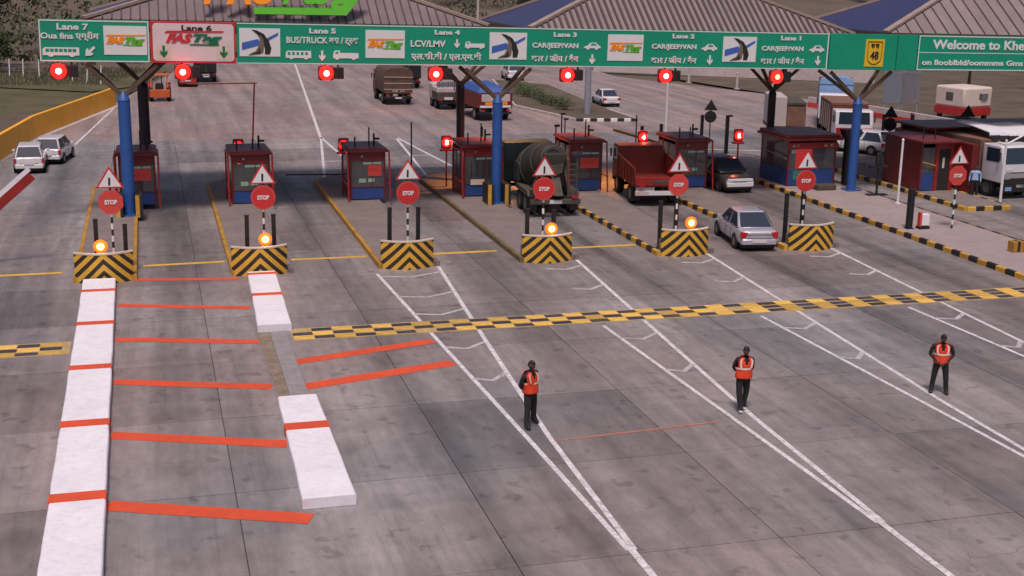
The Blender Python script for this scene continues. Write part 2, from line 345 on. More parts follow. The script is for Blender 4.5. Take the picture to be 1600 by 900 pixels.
def font_mesh(txt, size, m, extrude=0.012, shear=0.0, offset=0.0, align='LEFT', spacing=1.0, xs=1.0):
    c = bpy.data.curves.new('lettering', 'FONT'); c.body = txt; c.size = size; c.extrude = extrude; c.shear = shear; c.offset = offset
    c.align_x = align; c.align_y = 'CENTER'; c.space_character = spacing; c.resolution_u = 3
    o = bpy.data.objects.new('lettering', c); scene.collection.objects.link(o)
    bpy.context.view_layer.update()
    me = bpy.data.meshes.new_from_object(o.evaluated_get(bpy.context.evaluated_depsgraph_get()))
    bpy.data.objects.remove(o); bpy.data.curves.remove(c)
    me.name = 'lettering'; me.materials.clear(); me.materials.append(m)
    me.transform(Matrix.Diagonal((xs, 1, 1, 1)))
    me.transform(Matrix.Rotation(R(90), 4, 'X'))      # stands upright, facing -Y
    return me
def fit_text(txt, width, height, m, **k):
    """lettering mesh scaled to a width and a cap height; origin at its centre"""
    me = font_mesh(txt, height / 0.72, m, **k)
    xs = [v.co.x for v in me.vertices]; zs = [v.co.z for v in me.vertices]
    if not xs: return me
    cx = (min(xs) + max(xs)) / 2; cz = (min(zs) + max(zs)) / 2
    s = width / (max(xs) - min(xs)); sz = min(1.15, max(0.8, height / max(0.01, (max(zs) - min(zs)))))
    me.transform(Matrix.Diagonal((s, 1, sz, 1)) @ Matrix.Translation((-cx, 0, -cz)))
    return me

# ------------------------------------------------------------------ the setting
P = 5.67
def drop(X): return -0.0139 * (X - 20)          # the gantry and the roofs fall slightly to the right
def terrain_z(x, y):
    t = max(0.0, min(1.0, (y - 104 - max(0, x - 30) * 0.35) / 260)); t = t * t * (3 - 2 * t)
    z = -0.32 + t * 22
    z += t * 6 * noise.noise(Vector((x * 0.012, y * 0.012, 1.3))) + min(1, t * 6) * 1.3 * noise.noise(Vector((x * 0.05, y * 0.05, 4)))
    return z
def make_terrain():
    xs = [-900, -600, -400, -260] + [-180 + i * 9 for i in range(62)] + [420, 520, 700, 1000]
    ys = [-200, -100, -40, 0, 30, 60] + [80 + i * 7 for i in range(60)] + [540, 640, 800, 1100, 1600]
    mb = MB(); vs = [(x, y, terrain_z(x, y)) for y in ys for x in xs]; n = len(xs)
    mb.add(vs, [(j*n+i, j*n+i+1, (j+1)*n+i+1, (j+1)*n+i) for j in range(len(ys)-1) for i in range(n-1)])
    return structure(mb.build('terrain', mat['hill'], smooth=True))
make_terrain()
def sheet(name, poly, z, m, parent=None):
    mb = MB(); mb.add([(x, y, z) for x, y in poly], [tuple(range(len(poly)))]); o = mb.build(name, m, parent, fix=False)
    return o
structure(sheet('field', [(-60, -10), (-9.6, -10), (-9.4, 24), (-7.4, 31.6), (-6.1, 42), (-1.3, 61.3), (4, 98), (-60, 100)], -0.22, mat['field']))
structure(sheet('dirt_verge', [(-40, 20), (-9.4, 22), (-7.4, 31.6), (-6.1, 42), (-1.3, 61.3), (-1.6, 66), (-8, 58), (-14, 46), (-40, 40)], -0.17, mat['soil']))
structure(sheet('grass_verge', [(-60, 79), (-11, 79), (-3, 74), (1, 79), (2, 93), (-60, 103)], -0.12, mat['field']))
structure(sheet('brown_field', [(66, 30), (75, 10), (170, 10), (190, 100), (60, 100), (56, 84), (60, 62), (63.5, 48.6)], -0.12, mat['soil']))
far = structure(sheet('far_road', [(-9.5, 38.9), (-7.0, 38.9), (-1.0, 61.3), (4.4, 92), (9, 135), (52, 135), (50.5, 84.6), (53.2, 76.7), (58.5, 64), (62.8, 49), (66.8, 38.9)], -0.012, mat['farroad']))
road = structure(sheet('road', [(-60, -120), (120, -120), (120, 39), (-10, 39), (-10, 24), (-60, 24)], -0.03, mat['joint']))
# concrete slabs of the road, each a piece of its own
xcols = [-9.4, -4.95, -0.2, 3.45, 8.55, 14.2, 19.85, 25.5, 31.2, 37.0, 42.8, 48.6, 54.4, 60.2, 68.0]
slab_cache = {}
y = -40.0; rows = []
while y < 39: rows.append(y); y += 4.94
for i in range(len(xcols) - 1):
    for j, y0 in enumerate(rows):
        x0, x1 = xcols[i], xcols[i+1]
        if x0 > 30 and y0 < -34: continue
        key = round(x1 - x0, 2)
        if key not in slab_cache:
            g = 0.011; b = MB(); b.box(g, key - g, g, 4.94 - g, -0.12, 0.0); slab_cache[key] = b.mesh('slab', mat['road'])
        link('slab', slab_cache[key], road, (x0, y0, rng.uniform(-0.003, 0.002)))

# kerbed islands
def stone_mesh(L, m, w_=0.17, h_=0.215):
    b = MB(); e = 0.025
    pts = [(-w_/2, -0.1), (w_/2, -0.1), (w_/2, h_ - e), (w_/2 - e, h_), (-w_/2 + e, h_), (-w_/2, h_ - e)]
    b.prism(pts, 'y', -L/2 + 0.006, L/2 - 0.006); return b.mesh('kerb_stone', m)
stone_sets = {}
def kerb_run(parent, p, q, mats, step=0.6):
    p = Vector((*p, 0)); q = Vector((*q, 0)); d = q - p; n = max(1, round(d.length / step)); L = d.length / n
    rz = math.atan2(-d.x, d.y)
    for k in range(n):
        m = mats[k % len(mats)]; key = (m.name, round(L, 2))
        if key not in stone_sets: stone_sets[key] = stone_mesh(L, m)
        c = p + d * ((k + 0.5) / n)
        link('kerb_stone', stone_sets[key], parent, (c.x, c.y, rng.uniform(-0.008, 0.008)), (0, 0, rz + rng.uniform(-0.006, 0.006)))
def island(xl, xr, yf, yb, m, matsL, matsR, label, tail=True, step=0.6):
    b = MB(); xm = (xl + xr) / 2
    poly = [(xl + 0.08, yf + 0.1), (xr - 0.08, yf + 0.1), (xr - 0.08, yb - 1.6), (xm, yb), (xl + 0.08, yb - 1.6)]
    b.prism(poly, 'z', -0.1, 0.2)
    o = structure(b.build('traffic_island', m), label)
    kerb_run(o, (xl, yf), (xl, yb - 1.6), matsL, step); kerb_run(o, (xr, yf), (xr, yb - 1.6), matsR, step)
    kerb_run(o, (xl, yb - 1.6), (xm, yb + 0.1), matsL, step); kerb_run(o, (xr, yb - 1.6), (xm, yb + 0.1), matsR, step)
    return o
YB = [mat['yellow'], mat['black']]
sets = [[mat['ochre']], [mat['ochre']], [mat['ochre']], [mat['olive']], YB, YB]
ords = ['first', 'second', 'third', 'fourth', 'fifth', 'sixth']
isl_x = [(-0.85, 1.2), (4.75, 6.9), (10.3, 12.55), (15.95, 18.25), (21.75, 24.1), (27.45, 29.85)]
for i, (xl, xr) in enumerate(isl_x):
    island(xl, xr, 0.45, 22.0, mat['island'], sets[i], [mat['ochre']] if i == 0 else [mat['island']], ords[i] + ' toll island from the left')
big = island(34.1, 38.15, -16.0, 27.0, mat['wideisland'], YB, [mat['black'], mat['brick']], 'wide pink paved island on the right')
i7 = island(40.6, 43.1, 7.0, 27.0, mat['island'], [mat['yellow'], mat['black']], YB, 'far right toll island with yellow and black kerb')
kerb_run(i7, (40.62, 6.98), (43.08, 6.98), [mat['yellow'], mat['black'], mat['yellow'], mat['black'], mat['yellow']], 0.5)
# far median with planting
med = MB(); mp_ = [(33.2, 45.9), (37.9, 45.3), (38.0, 52), (39.6, 74), (35.6, 80), (31.2, 56)]
med.prism(mp_, 'z', -0.1, 0.16); medo = structure(med.build('median', mat['soil']), 'planted median island behind the plaza')
kerb_run(medo, (33.2, 45.8), (37.9, 45.2), [mat['black'], mat['white']], 0.5)
kerb_run(medo, (31.2, 56), (33.2, 45.9), [mat['pale']], 1.4); kerb_run(medo, (35.6, 80), (31.2, 56), [mat['pale']], 2.4); kerb_run(medo, (37.9, 45.3), (38.0, 52), [mat['pale']], 1.4)

# painted lines
def strip(name, pts, width, m, z=0.006, parent=None, label=None):
    """painted band along a polyline"""
    mb = MB(); n = len(pts); vs = []
    for k, p in enumerate(pts):
        a = Vector(pts[max(0, k-1)]); c = Vector(pts[min(n-1, k+1)]); d = (c - a).normalized(); nn = Vector((-d.y, d.x)) * width / 2
        p = Vector(p); vs += [(p.x + nn.x, p.y + nn.y, z), (p.x - nn.x, p.y - nn.y, z)]
    mb.add(vs, [(2*k, 2*k+1, 2*k+3, 2*k+2) for k in range(n-1)])
    o = mb.build(name, m, parent, fix=False)
    for f in o.data.polygons:
        if f.normal.z < 0: o.data.flip_normals(); break
    if parent is None: structure(o, label)
    return o
def wob(p, q, n=8, a=0.03):
    p = Vector(p); q = Vector(q); return [tuple(p.lerp(q, k/n) + Vector((rng.uniform(-a, a), rng.uniform(-a, a)))) for k in range(n+1)]
for i in (2, 3, 4, 5):
    c = i * P
    lx = [(-1.32, -0.35), (-0.93, -10.75), (-0.64, -18.3), (-0.42, -25)]; rx = [(1.22, 0.5), (0.45, -10.3), (-0.08, -18.4), (-0.3, -25)]
    h = bpy.data.objects.new('lane_hatching', None); scene.collection.objects.link(h); structure(h, 'white hatching in front of the ' + ords[i] + ' toll island')
    if i == 2: strip('painted_line', [(c+a, b_) for a, b_ in lx], 0.13, mat['linewhite'], parent=h)
    else: strip('painted_line', [(c - 0.99, -9.0), (c-0.64, -18.3), (c-0.42, -25)], 0.13, mat['linewhite'], parent=h)
    strip('painted_line', [(c+a, b_) for a, b_ in rx], 0.14, mat['linewhite'], parent=h)
    strip('painted_line', [(c - 0.36, -24.9), (c - 0.36, -39)], 0.16, mat['linewhite'], z=0.010, parent=h)
    def ex(L, y_):
        for (a, b_), (a2, b2) in zip(L, L[1:]):
            if b2 <= y_ <= b_: return a + (a2 - a) * (y_ - b_) / (b2 - b_)
        return L[0][0]
    for yy in ((-0.9, -4.0, -6.4, -10.4, -13.6) if i == 2 else (-0.9, -4.1, -10.6, -14.0)):
        a, b_ = ex(lx, yy), ex(rx, yy)
        if i > 2 and yy > -9: a = a + (b_ - a) * 0.35
        m_ = a + (b_ - a) * 0.48
        strip('painted_line', [(c+a, yy + 0.1), (c+m_, yy - 0.18), (c + b_, yy + 0.42)], 0.17, mat['linewhite2'], z=0.008, parent=h)
for i, bars in ((2, (23.4, 25.4, 28.4)), (3, (25.6, 30))):
    c = i * P; h = bpy.data.objects.new('lane_hatching', None); scene.collection.objects.link(h); structure(h, 'white hatched triangle behind the ' + ords[i] + ' toll island')
    A = (c + 1.65, 39.2) if i == 2 else (c + 0.95, 38.7)
    l0, r0 = (c - 0.4, 21.6), (c + 1.95, 23.6)
    strip('painted_line', [A, l0], 0.16, mat['linewhite'], parent=h); strip('painted_line', [A, r0], 0.16, mat['linewhite'], parent=h)
    for yy in bars:
        t = (yy - l0[1]) / (A[1] - l0[1]); t2 = (yy - r0[1]) / (A[1] - r0[1])
        strip('painted_line', [(l0[0] + (A[0]-l0[0])*t, yy), (r0[0] + (A[0]-r0[0])*t2, yy)], 0.16, mat['linewhite'], z=0.008, parent=h)
strip('lane_line', [(12.97, 39.2), (14.7, 60), (18.0, 99.7), (20, 125)], 0.2, mat['linewhite'], z=0.0, label='long thin white lane line running to the far road')
strip('lane_line', [(36.0, 30), (45, 27), (52, 24.5)], 0.2, mat['linewhite'], label='pale white line across the right hand road')
strip('lane_line', [(-2.6, 38), (-0.4, 62)], 0.14, mat['linewhite'], z=0.0, label='thin line beside the orange wall')
strip('lane_line', [(44.4, 7.3), (47.5, 2.3)], 0.18, mat['linewhite'], label='white line on the far right lane')
# yellow stop lines, one per lane
for xa, xb, ya, yb, lab in [(-9, -1.4, 2.0, 2.2, 'yellow stop line at the far left of the plaza'), (1.5, 4.55, 2.75, 2.9, 'yellow stop line between the first and second islands'),
                            (7.1, 10.1, 2.7, 2.7, 'yellow stop line between the second and third islands'), (12.75, 15.5, 2.65, 2.7, 'yellow stop line between the third and fourth islands'),
                            (18.4, 21.6, 2.65, 2.7, 'yellow stop line between the fourth and fifth islands')]:
    strip('stop_line', [(xa, ya), (xb, yb)], 0.27, mat['lineyellow'], label=lab)
# red painted stripes on the closed lane at the left
for k, (a, c) in enumerate([((1.15, 0.55), (4.9, -0.1)), ((0.66, -3.1), (5.0, -4.36)), ((0.68, -7.3), (4.95, -8.5)), ((0.7, -11.6), (4.93, -13.0)), ((0.7, -15.9), (4.9, -17.5)), ((0.72, -20.3), (4.9, -22.0))]):
    strip('red_stripe', wob(a, c, 6, 0.015), 0.38 + 0.03 * k, mat['linered'], label=('%s red stripe from the toll booths across the left lane' % (ords + [''])[k]))
strip('red_stripe', [(5.75, -10.85), (10.2, -9.55)], 0.5, mat['linered'], label='slanting red stripe beside the yellow and black strip')
strip('red_stripe', [(5.7, -13.2), (10.3, -11.9)], 0.55, mat['linered'], label='slanting red stripe nearer the camera, beside the gap in the white barrier')
strip('red_stripe', [(11.3, -18.75), (15.9, -18.4)], 0.1, M('faded_red_paint', (0.42, 0.16, 0.11), 0.7, var=0.2, grime=0.5, coord='World'), label='faint thin orange line by the nearest man')
# yellow and black strip across the lanes, every tile its own piece
def tile_mesh(m, hy):
    b = MB(); b.box(-0.315, 0.315, -hy, hy, -0.005, 0.016); return b.mesh('tile', m)
tmy, tmb = tile_mesh(mat['tileyellow'], .2), tile_mesh(mat['tileblack'], .135)
rs = MB(); rs.box(6.0, 37.0, -8.62, -7.28, -0.02, 0.012); rso = structure(rs.build('rumble_strip', mat['striptan']), 'yellow and black chequered strip across the lanes')
rs2 = MB(); rs2.box(-8.0, -0.62, -8.62, -7.28, -0.02, 0.012); rso2 = structure(rs2.build('rumble_strip', mat['striptan']), 'yellow and black chequered strip at the far left')
for par, xa, xb in ((rso, 6.0, 34.05), (rso2, -8.0, -0.7)):
    n = int((xb - xa) / 0.65)
    for k in range(n):
        for r_ in range(3):
            if rng.random() < 0.03: continue
            yel = (k + (r_ if xa + k*0.65 < 20 else 0)) % 2 == 0
            link('tile', tmy if yel else tmb, par, (xa + 0.33 + k * 0.65 + rng.uniform(-.02, .02), -8.4 + r_ * 0.43 + rng.uniform(-.015, .015), 0.012), (0, 0, rng.uniform(-0.03, 0.03)))

# ------------------------------------------------------------------ low white barriers with red bands
def barrier(y0, y1, x0a, x1a, x0b, x1b, bands, label):
    o = thing('concrete_barrier', label, 'barrier', ((x0a + x1a)/2, y0, 0), group='white barriers on the closed lane')
    cx = (x0a + x1a) / 2; b = MB(); h = 0.27
    def X(t, l): return (x0a + (x0b - x0a)*t if l else x1a + (x1b - x1a)*t) - cx
    e = 0.03
    rings = []
    nr = max(3, int((y1 - y0) / .7))
    for k_ in range(nr + 1):
        t = k_ / nr; a, c = X(t, 1) + rng.uniform(-.012, .012), X(t, 0) + rng.uniform(-.012, .012); yy = (y1 - y0) * t; h = .27 + rng.uniform(-.010, .004)
        rings.append([(a, yy, 0), (c, yy, 0), (c - 0.0, yy, h - e), (c - e, yy, h), (a + e, yy, h), (a, yy, h - e)])
    b.loft(rings); b.build('body', mat['white'], o, bevel=0.012); h = .272
    for yb_, bw in bands:
        t = (yb_ - y0) / (y1 - y0); a, c = X(t, 1) - 0.004, X(t, 0) + 0.004
        bb = MB(); ya = yb_ - y0
        bb.loft([[(a, ya - bw/2, 0.02), (c, ya - bw/2, 0.02), (c, ya - bw/2, h + 0.004), (a, ya - bw/2, h + 0.004)],
                 [(a, ya + bw/2, 0.02), (c, ya + bw/2, 0.02), (c, ya + bw/2, h + 0.004), (a, ya + bw/2, h + 0.004)]])
        bb.build('red_band', mat['linered'], o)
    return o
barrier(-26.5, -0.1, -0.40, 0.78, -0.56, 0.56, [(-1.9, .34), (-6.2, .42), (-10.9, .44), (-15.6, .45), (-20.3, .48), (-25, .48)], 'long white barrier with red bands in front of the leftmost chevron block')
barrier(-7.5, -0.1, 4.98, 6.05, 5.22, 6.25, [(-0.5, .3), (-3.6, .36)], 'short white barrier in front of the second chevron block')
barrier(-21.5, -14.6, 4.78, 5.95, 4.92, 5.96, [(-17.0, .5)], 'short white barrier block nearest the camera, past the dirt gap')
g = MB(); g.prism([(4.95, -7.6), (5.35, -7.6), (5.3, -14.5), (5.05, -14.5)], 'z', -0.02, 0.008); structure(g.build('dirt_gap', M('gap_dirt', (0.24, 0.18, 0.13), 0.95, var=0.35, scale=3, bump=0.6, grime=0.3)), 'dirt filled gap between the white barriers')
g = MB(); g.prism([(5.36, -7.6), (5.85, -7.6), (5.82, -14.4), (5.31, -14.4)], 'z', -0.02, 0.03); structure(g.build('kerb_base', M('kerb_base_grey', (0.27, 0.245, 0.25), 0.8, var=.15, scale=2, grime=.35)), 'flat concrete base between the white barriers')

# ------------------------------------------------------------------ canopies
def canopy(xa, xb, ya, yb, ax, ay, az, z0, label, front_mat, nrib, ribw, group='pyramid roofs over the toll lanes'):
    o = thing('canopy_roof', label, 'roof', ((xa+xb)/2, (ya+yb)/2, 0), group=group)
    ox, oy = (xa+xb)/2, (ya+yb)/2
    zl, zr = z0 + drop(xa), z0 + drop(xb)
    A = Vector((ax-ox, ay-oy, az)); FL = Vector((xa-ox, ya-oy, zl)); FR = Vector((xb-ox, ya-oy, zr)); BL = Vector((xa-ox, yb-oy, zl)); BR = Vector((xb-ox, yb-oy, zr))
    def facet(name, p, q, m, th=0.06, parent=None):
        b = MB(); d = Vector((0, 0, -th)); b.add([p, q, A, p+d, q+d, A+d], [(0,1,2),(5,4,3),(0,3,4,1),(1,4,5,2),(2,5,3,0)]); return b.build(name, m, parent or o)
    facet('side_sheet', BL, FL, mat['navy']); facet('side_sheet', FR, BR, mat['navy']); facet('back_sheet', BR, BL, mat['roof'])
    # the front slope: sheet panels between standing ribs, each running up the slope and cut off at the hips
    n_ = (FR - FL).cross(A - FL).normalized()
    t0 = (A - FL).dot((FR - FL).normalized()) / (FR - FL).length
    def top(t):
        s = t / t0 if t < t0 else (1 - t) / (1 - t0)
        base = FL.lerp(FR, t); hip = FL.lerp(A, s) if t < t0 else FR.lerp(A, s)
        return base, hip
    for k in range(nrib):
        ta, tb = k / nrib, (k + 1) / nrib; pts = []
        a0, a1 = top(ta); b0, b1 = top(tb)
        ring = [a0, b0, b1] + ([A] if ta < t0 < tb else []) + ([a1] if (a1 - a0).length > 1e-4 else [])
        if (b1 - b0).length < 1e-4: ring = [a0, b0] + ([A] if ta < t0 < tb else []) + [a1]
        b = MB(); m_ = len(ring); d = n_ * -0.05
        b.add([*ring, *[v + d for v in ring]], [tuple(range(m_)), tuple(range(2*m_-1, m_-1, -1))] + [(i, m_+i, m_+(i+1) % m_, (i+1) % m_) for i in range(m_)])
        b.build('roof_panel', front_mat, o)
        if k:
            p, q = top(ta)
            if (q - p).length > 0.3:
                r_ = MB(); r_.bar(p + n_*0.03, q + n_*0.03, ribw, 0.07); r_.build('roof_rib', mat['rib'], o)
    for p in (FL, FR, BL, BR):
        h = MB(); h.bar(p + Vector((0,0,0.05)), A + Vector((0,0,0.05)), 0.34, 0.12); h.build('hip_cap', mat['hip'], o)
    for p, q in ((FL, FR), (FL, BL), (FR, BR), (BL, BR)):
        h = MB(); h.bar(p - Vector((0,0,0.18)), q - Vector((0,0,0.18)), 0.14, 0.3); h.build('eave_beam', mat['strut'], o)
    b = MB(); dz = Vector((0,0,-0.36)); b.add([FL+dz, FR+dz, BR+dz, BL+dz], [(0,1,2,3)]); b.build('soffit', mat['strut'], o)
    return o, FL + Vector((ox,oy,0)), n_
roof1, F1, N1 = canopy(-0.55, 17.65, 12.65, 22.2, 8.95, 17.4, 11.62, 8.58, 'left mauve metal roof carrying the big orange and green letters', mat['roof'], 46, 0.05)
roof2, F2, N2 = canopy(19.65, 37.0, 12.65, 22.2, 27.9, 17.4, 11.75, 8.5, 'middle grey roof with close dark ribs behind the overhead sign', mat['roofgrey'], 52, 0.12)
roof3, F3, N3 = canopy(38.75, 56.5, 12.65, 22.2, 47.6, 17.4, 11.6, 8.62, 'right roof with a plain grey slope and navy sky-tinted side', mat['roofgrey'], 24, 0.03)

# big letters on the left roof: only their feet show below the top of the picture
lt = thing('roof_letters', 'big orange and green letters standing on the left roof', 'sign', (8.0, 12.7, 9.5))
sl = math.atan2(11.62 - 8.8, 17.4 - 12.65)
xpos = 4.5
for ch, m_, wd in (('F', mat['orange'], 1.0), ('A', mat['orange'], 1.1), ('S', mat['orange'], 1.25), ('T', mat['lime'], 0.95), ('a', mat['lime'], 1.2), ('g', mat['lime'], 1.2)):
    big_h = 1.35 if ch in 'FAST' else 1.2
    me = font_mesh(ch, 1.9, m_, extrude=0.09, shear=0.35, offset=0.085)
    xs = [v.co.x for v in me.vertices]; zs = [v.co.z for v in me.vertices]
    me.transform(Matrix.Diagonal((wd / (max(xs) - min(xs)), 1, 1, 1)) @ Matrix.Translation((-min(xs), 0, -(min(zs) if ch != 'g' else min(zs) + 0.36))))
    link('letter', me, lt, (xpos - 8.0 + (0.05 if ch != 'A' else 0), 0, 0.0 if ch in 'FAS' else 0.02), (-0.22, 0, 0.0139))
    xpos += wd + 0.03
sw = MB(); sw.prism([(6.75, -0.42), (10.9, -0.46), (11.55, 0.35), (11.85, 1.2), (11.45, 1.2), (11.1, 0.3), (10.75, -0.12), (6.75, -0.12)], 'y', -0.09, 0.05)
sw.v = [(x - 8.0, y_, z) for x, y_, z in sw.v]
sw.build('underline', mat['lime'], lt, rot=(-0.22, 0, 0.0))
for x_ in (-3.2, -1.4, 0.2, 1.6, 3.0):
    b = MB(); b.tube((x_, 0.08, 0.15), (x_, 1.45, 0.12), 0.03, n=8); b.tube((x_, 0.1, 0.6), (x_, 1.7, 0.25), 0.03, n=8); b.build('support_bar', mat['strut'], lt)
link('small_lettering', fit_text('eTOLL | xa', 1.35, 0.16, mat['signblack'], extrude=0.01), lt, (1.55, -0.12, -0.03), (-0.22, 0, 0))

# ------------------------------------------------------------------ columns with branching struts
def column(x, y, ztop, mcol, rad, label, arms, plinth, x_arm=1.75, base=0.2, group=None):
    o = thing('canopy_column', label, 'column', (x, y, base), group=group)
    b = MB(); b.tube((0,0,0), (0,0,ztop - base), rad, rad, 20); b.build('shaft', mcol, o, smooth=True)
    b = MB(); b.lathe([(rad + .02, 0), (rad - .03, 0.12), (0.07, 0.38)], (0,0,ztop - base), (0,0,1), 16); b.build('cap', mcol, o, smooth=True)
    zt = 6.62 + drop(x) - base
    for sx in (-1, 1):
        for sy in arms:
            b = MB(); p = Vector((0, 0, ztop - base + 0.15)); q = Vector((sx * x_arm, sy, zt)); b.bar(p, q, 0.15, 0.17); b.build('strut', mat['strut'], o, bevel=0.02)
    b = MB(); b.box(-rad-.16, rad+.16, -rad-.16, rad+.16, 0.0, 0.05); b.build('base_plate', mcol, o)
    for k in range(4):
        b = MB(); b.tube(((rad+.1)*(1 if k % 2 else -1), (rad+.1)*(1 if k > 1 else -1), 0.05), ((rad+.1)*(1 if k % 2 else -1), (rad+.1)*(1 if k > 1 else -1), 0.12), 0.025, n=8); b.build('bolt', mat['steel'], o)
    if plinth:
        # striped guard boards round the foot
        for sx in (-1, 1):
            pw = 0.30
            b = MB(); b.box(sx*0.42 - pw/2, sx*0.42 + pw/2, -0.62, 0.5, -0.02, 0.98); b.build('guard_board', mat['black'], o, bevel=0.015)
            b = MB(); b.box(sx*0.42 - pw/2 - .005, sx*0.42 + 0.02, -0.635, -0.615, -0.02, 0.985); b.build('yellow_board', mat['yellow'], o)
    return o
grpC = 'columns carrying the canopy'
column(0.95, 12.4, 5.35, mat['blue'], 0.27, 'blue column with black and yellow guard boards, leftmost of the three', (-0.1, 1.2), True, 1.5, group=grpC)
column(18.05, 12.4, 5.05, mat['blue'], 0.24, 'blue column beside the cement mixer, in the middle of the plaza', (-0.1, 1.2), True, 1.6, group=grpC)
column(37.45, 12.6, 4.72, mat['blue'], 0.24, 'blue column on the wide pink island at the right', (-0.1, 1.2), False, 1.75, group=grpC)
column(1.75, 19.4, 5.3, mat['darkcol'], 0.27, 'dark column behind the leftmost blue column', (-1.0, 1.0), False, 1.4, group=grpC)
column(17.85, 19.2, 5.1, mat['darkcol'], 0.22, 'dark purple column behind the fourth toll booth from the left', (-1.0, 1.0), False, 1.4, group=grpC)
column(36.1, 19.6, 4.55, mat['darkcol'], 0.22, 'dark column behind the wide maroon booth', (-1.0, 1.0), False, 1.4, group=grpC)

# ------------------------------------------------------------------ overhead sign
SY = 12.15
sg = thing('overhead_sign', 'long green overhead sign board spanning all the toll lanes', 'sign', (20, SY, 6.75), 0)
sg.rotation_euler = (0, math.atan(0.0139), 0)
HB = 1.80
def S(x): return x - 20.0
def panel(x0, x1, m, border=None, joint=True):
    b = MB(); b.box(S(x0) + 0.012, S(x1) - 0.012, 0, 0.16, 0, HB); p = b.build('panel', m, sg, bevel=0.01)
    if border:
        t = 0.05
        for (a, c, d, e) in ((x0+.03, x1-.03, 0.02, 0.02+t), (x0+.03, x1-.03, HB-.02-t, HB-.02), (x0+.03, x0+.03+t, 0.02+t+.001, HB-.021-t), (x1-.03-t, x1-.03, 0.02+t+.001, HB-.021-t)):
            q = MB(); q.box(S(a), S(c), -0.012, 0, d, e); q.build('border', border, p)
    return p
b = MB(); b.box(S(-2.3), S(52), 0.17, 0.42, 0.25, 0.5); b.box(S(-2.3), S(52), 0.17, 0.42, 1.3, 1.55)
for k in range(19): b.box(S(-2.2 + k*3), S(-2.08 + k*3), 0.18, 0.4, 0.5, 1.3)
b.build('back_frame', mat['signback'], sg)
p7 = panel(-2.42, 2.17, mat['green'], mat['signwhite'])
p6 = panel(2.18, 5.88, mat['signred'])
plong = panel(5.9, 35.3, mat['green'])
q = MB(); q.box(S(5.92), S(35.28), -0.012, 0, HB - 0.05, HB - 0.01); q.build('border', mat['signwhite'], plong)
q = MB(); q.box(S(5.92), S(35.28), -0.012, 0, 0.01, 0.045); q.build('border', mat['signwhite'], plong)
q = MB(); q.box(S(35.18), S(35.24), -0.014, 0, 0.05, HB - 0.055); q.build('border', mat['signwhite'], plong)
pplain = panel(35.32, 39.18, mat['green'])
pplain2 = panel(39.2, 40.38, mat['green'])
pwel = panel(40.4, 52.0, mat['green'], mat['signwhite'])
q = MB(); q.box(S(40.5), S(51.9), -0.012, 0, 0.90, 0.935); q.build('border', mat['signwhite'], pwel)
def put(panel_, txt, xc, h, width, height, m=None, **k):
    k.setdefault('offset', 0.012)
    link('lettering', fit_text(txt, width, height, m or mat['signwhite'], **k), panel_, (S(xc), -0.016, h))
def plate(panel_, x0, x1, h0, h1, m, d=0.02):
    b = MB(); b.box(S(x0), S(x1), -d, 0, h0, h1); return b.build('logo_plate', m, panel_)
def poly_on(panel_, name, pts, m, d0=-0.024, d1=-0.012):
    b = MB(); b.prism([(S(x), z) for x, z in pts], 'y', d0, d1); return b.build(name, m, panel_)
def arrow_down(pn, x, h, s, m, ang=0, d=-0.03):
    pts = [(-.1,.5),(.1,.5),(.1,-.05),(.3,.12),(.3,-.14),(0,-.5),(-.3,-.14),(-.3,.12),(-.1,-.05)]
    ca, sa = math.cos(ang), math.sin(ang)
    poly_on(pn, 'arrow', [(x + s*(a*ca - c*sa), h + s*(a*sa + c*ca)) for a, c in pts], m, d, d + 0.012)
def car_icon(pn, x0, x1, h0, h1):
    w_, h_ = x1 - x0, h1 - h0
    pts = [(0,.2),(.05,.45),(.22,.55),(.38,.95),(.7,1),(.88,.6),(.99,.5),(1,.2),(.86,.2),(.8,.0),(.7,0),(.64,.2),(.36,.2),(.3,0),(.2,0),(.14,.2)]
    poly_on(pn, 'car_pictogram', [(x0 + a*w_, h0 + c*h_) for a, c in pts], mat['signwhite'])
    poly_on(pn, 'pictogram_window', [(x0 + a*w_, h0 + c*h_) for a, c in ((.4,.58),(.45,.85),(.66,.87),(.76,.58))], mat['green'], -0.028, -0.023)
def bus_icon(pn, x0, x1, h0, h1, wins=5):
    w_, h_ = x1 - x0, h1 - h0
    poly_on(pn, 'bus_pictogram', [(x0 + a*w_, h0 + c*h_) for a, c in ((0,.15),(0,.8),(.06,1),(1,1),(1,.15),(.88,.15),(.84,0),(.76,0),(.72,.15),(.3,.15),(.26,0),(.18,0),(.14,.15))], mat['signwhite'])
    for k in range(wins):
        a = x0 + w_ * (0.08 + 0.86 * k / wins); 
        poly_on(pn, 'pictogram_window', [(a, h0 + .5*h_), (a + w_*.10, h0 + .5*h_), (a + w_*.10, h0 + .85*h_), (a, h0 + .85*h_)], mat['green'], -0.028, -0.023)
def truck_icon(pn, x0, x1, h0, h1):
    w_, h_ = x1 - x0, h1 - h0
    poly_on(pn, 'truck_pictogram', [(x0 + a*w_, h0 + c*h_) for a, c in ((0,.15),(0,.6),(.06,.95),(.26,.95),(.27,.7),(1,.7),(1,.15),(.9,.15),(.86,0),(.76,0),(.72,.15),(.24,.15),(.2,0),(.1,0),(.07,.15))], mat['signwhite'])
    poly_on(pn, 'pictogram_window', [(x0 + a*w_, h0 + c*h_) for a, c in ((.07,.62),(.1,.82),(.2,.82),(.2,.62))], mat['green'], -0.028, -0.023)
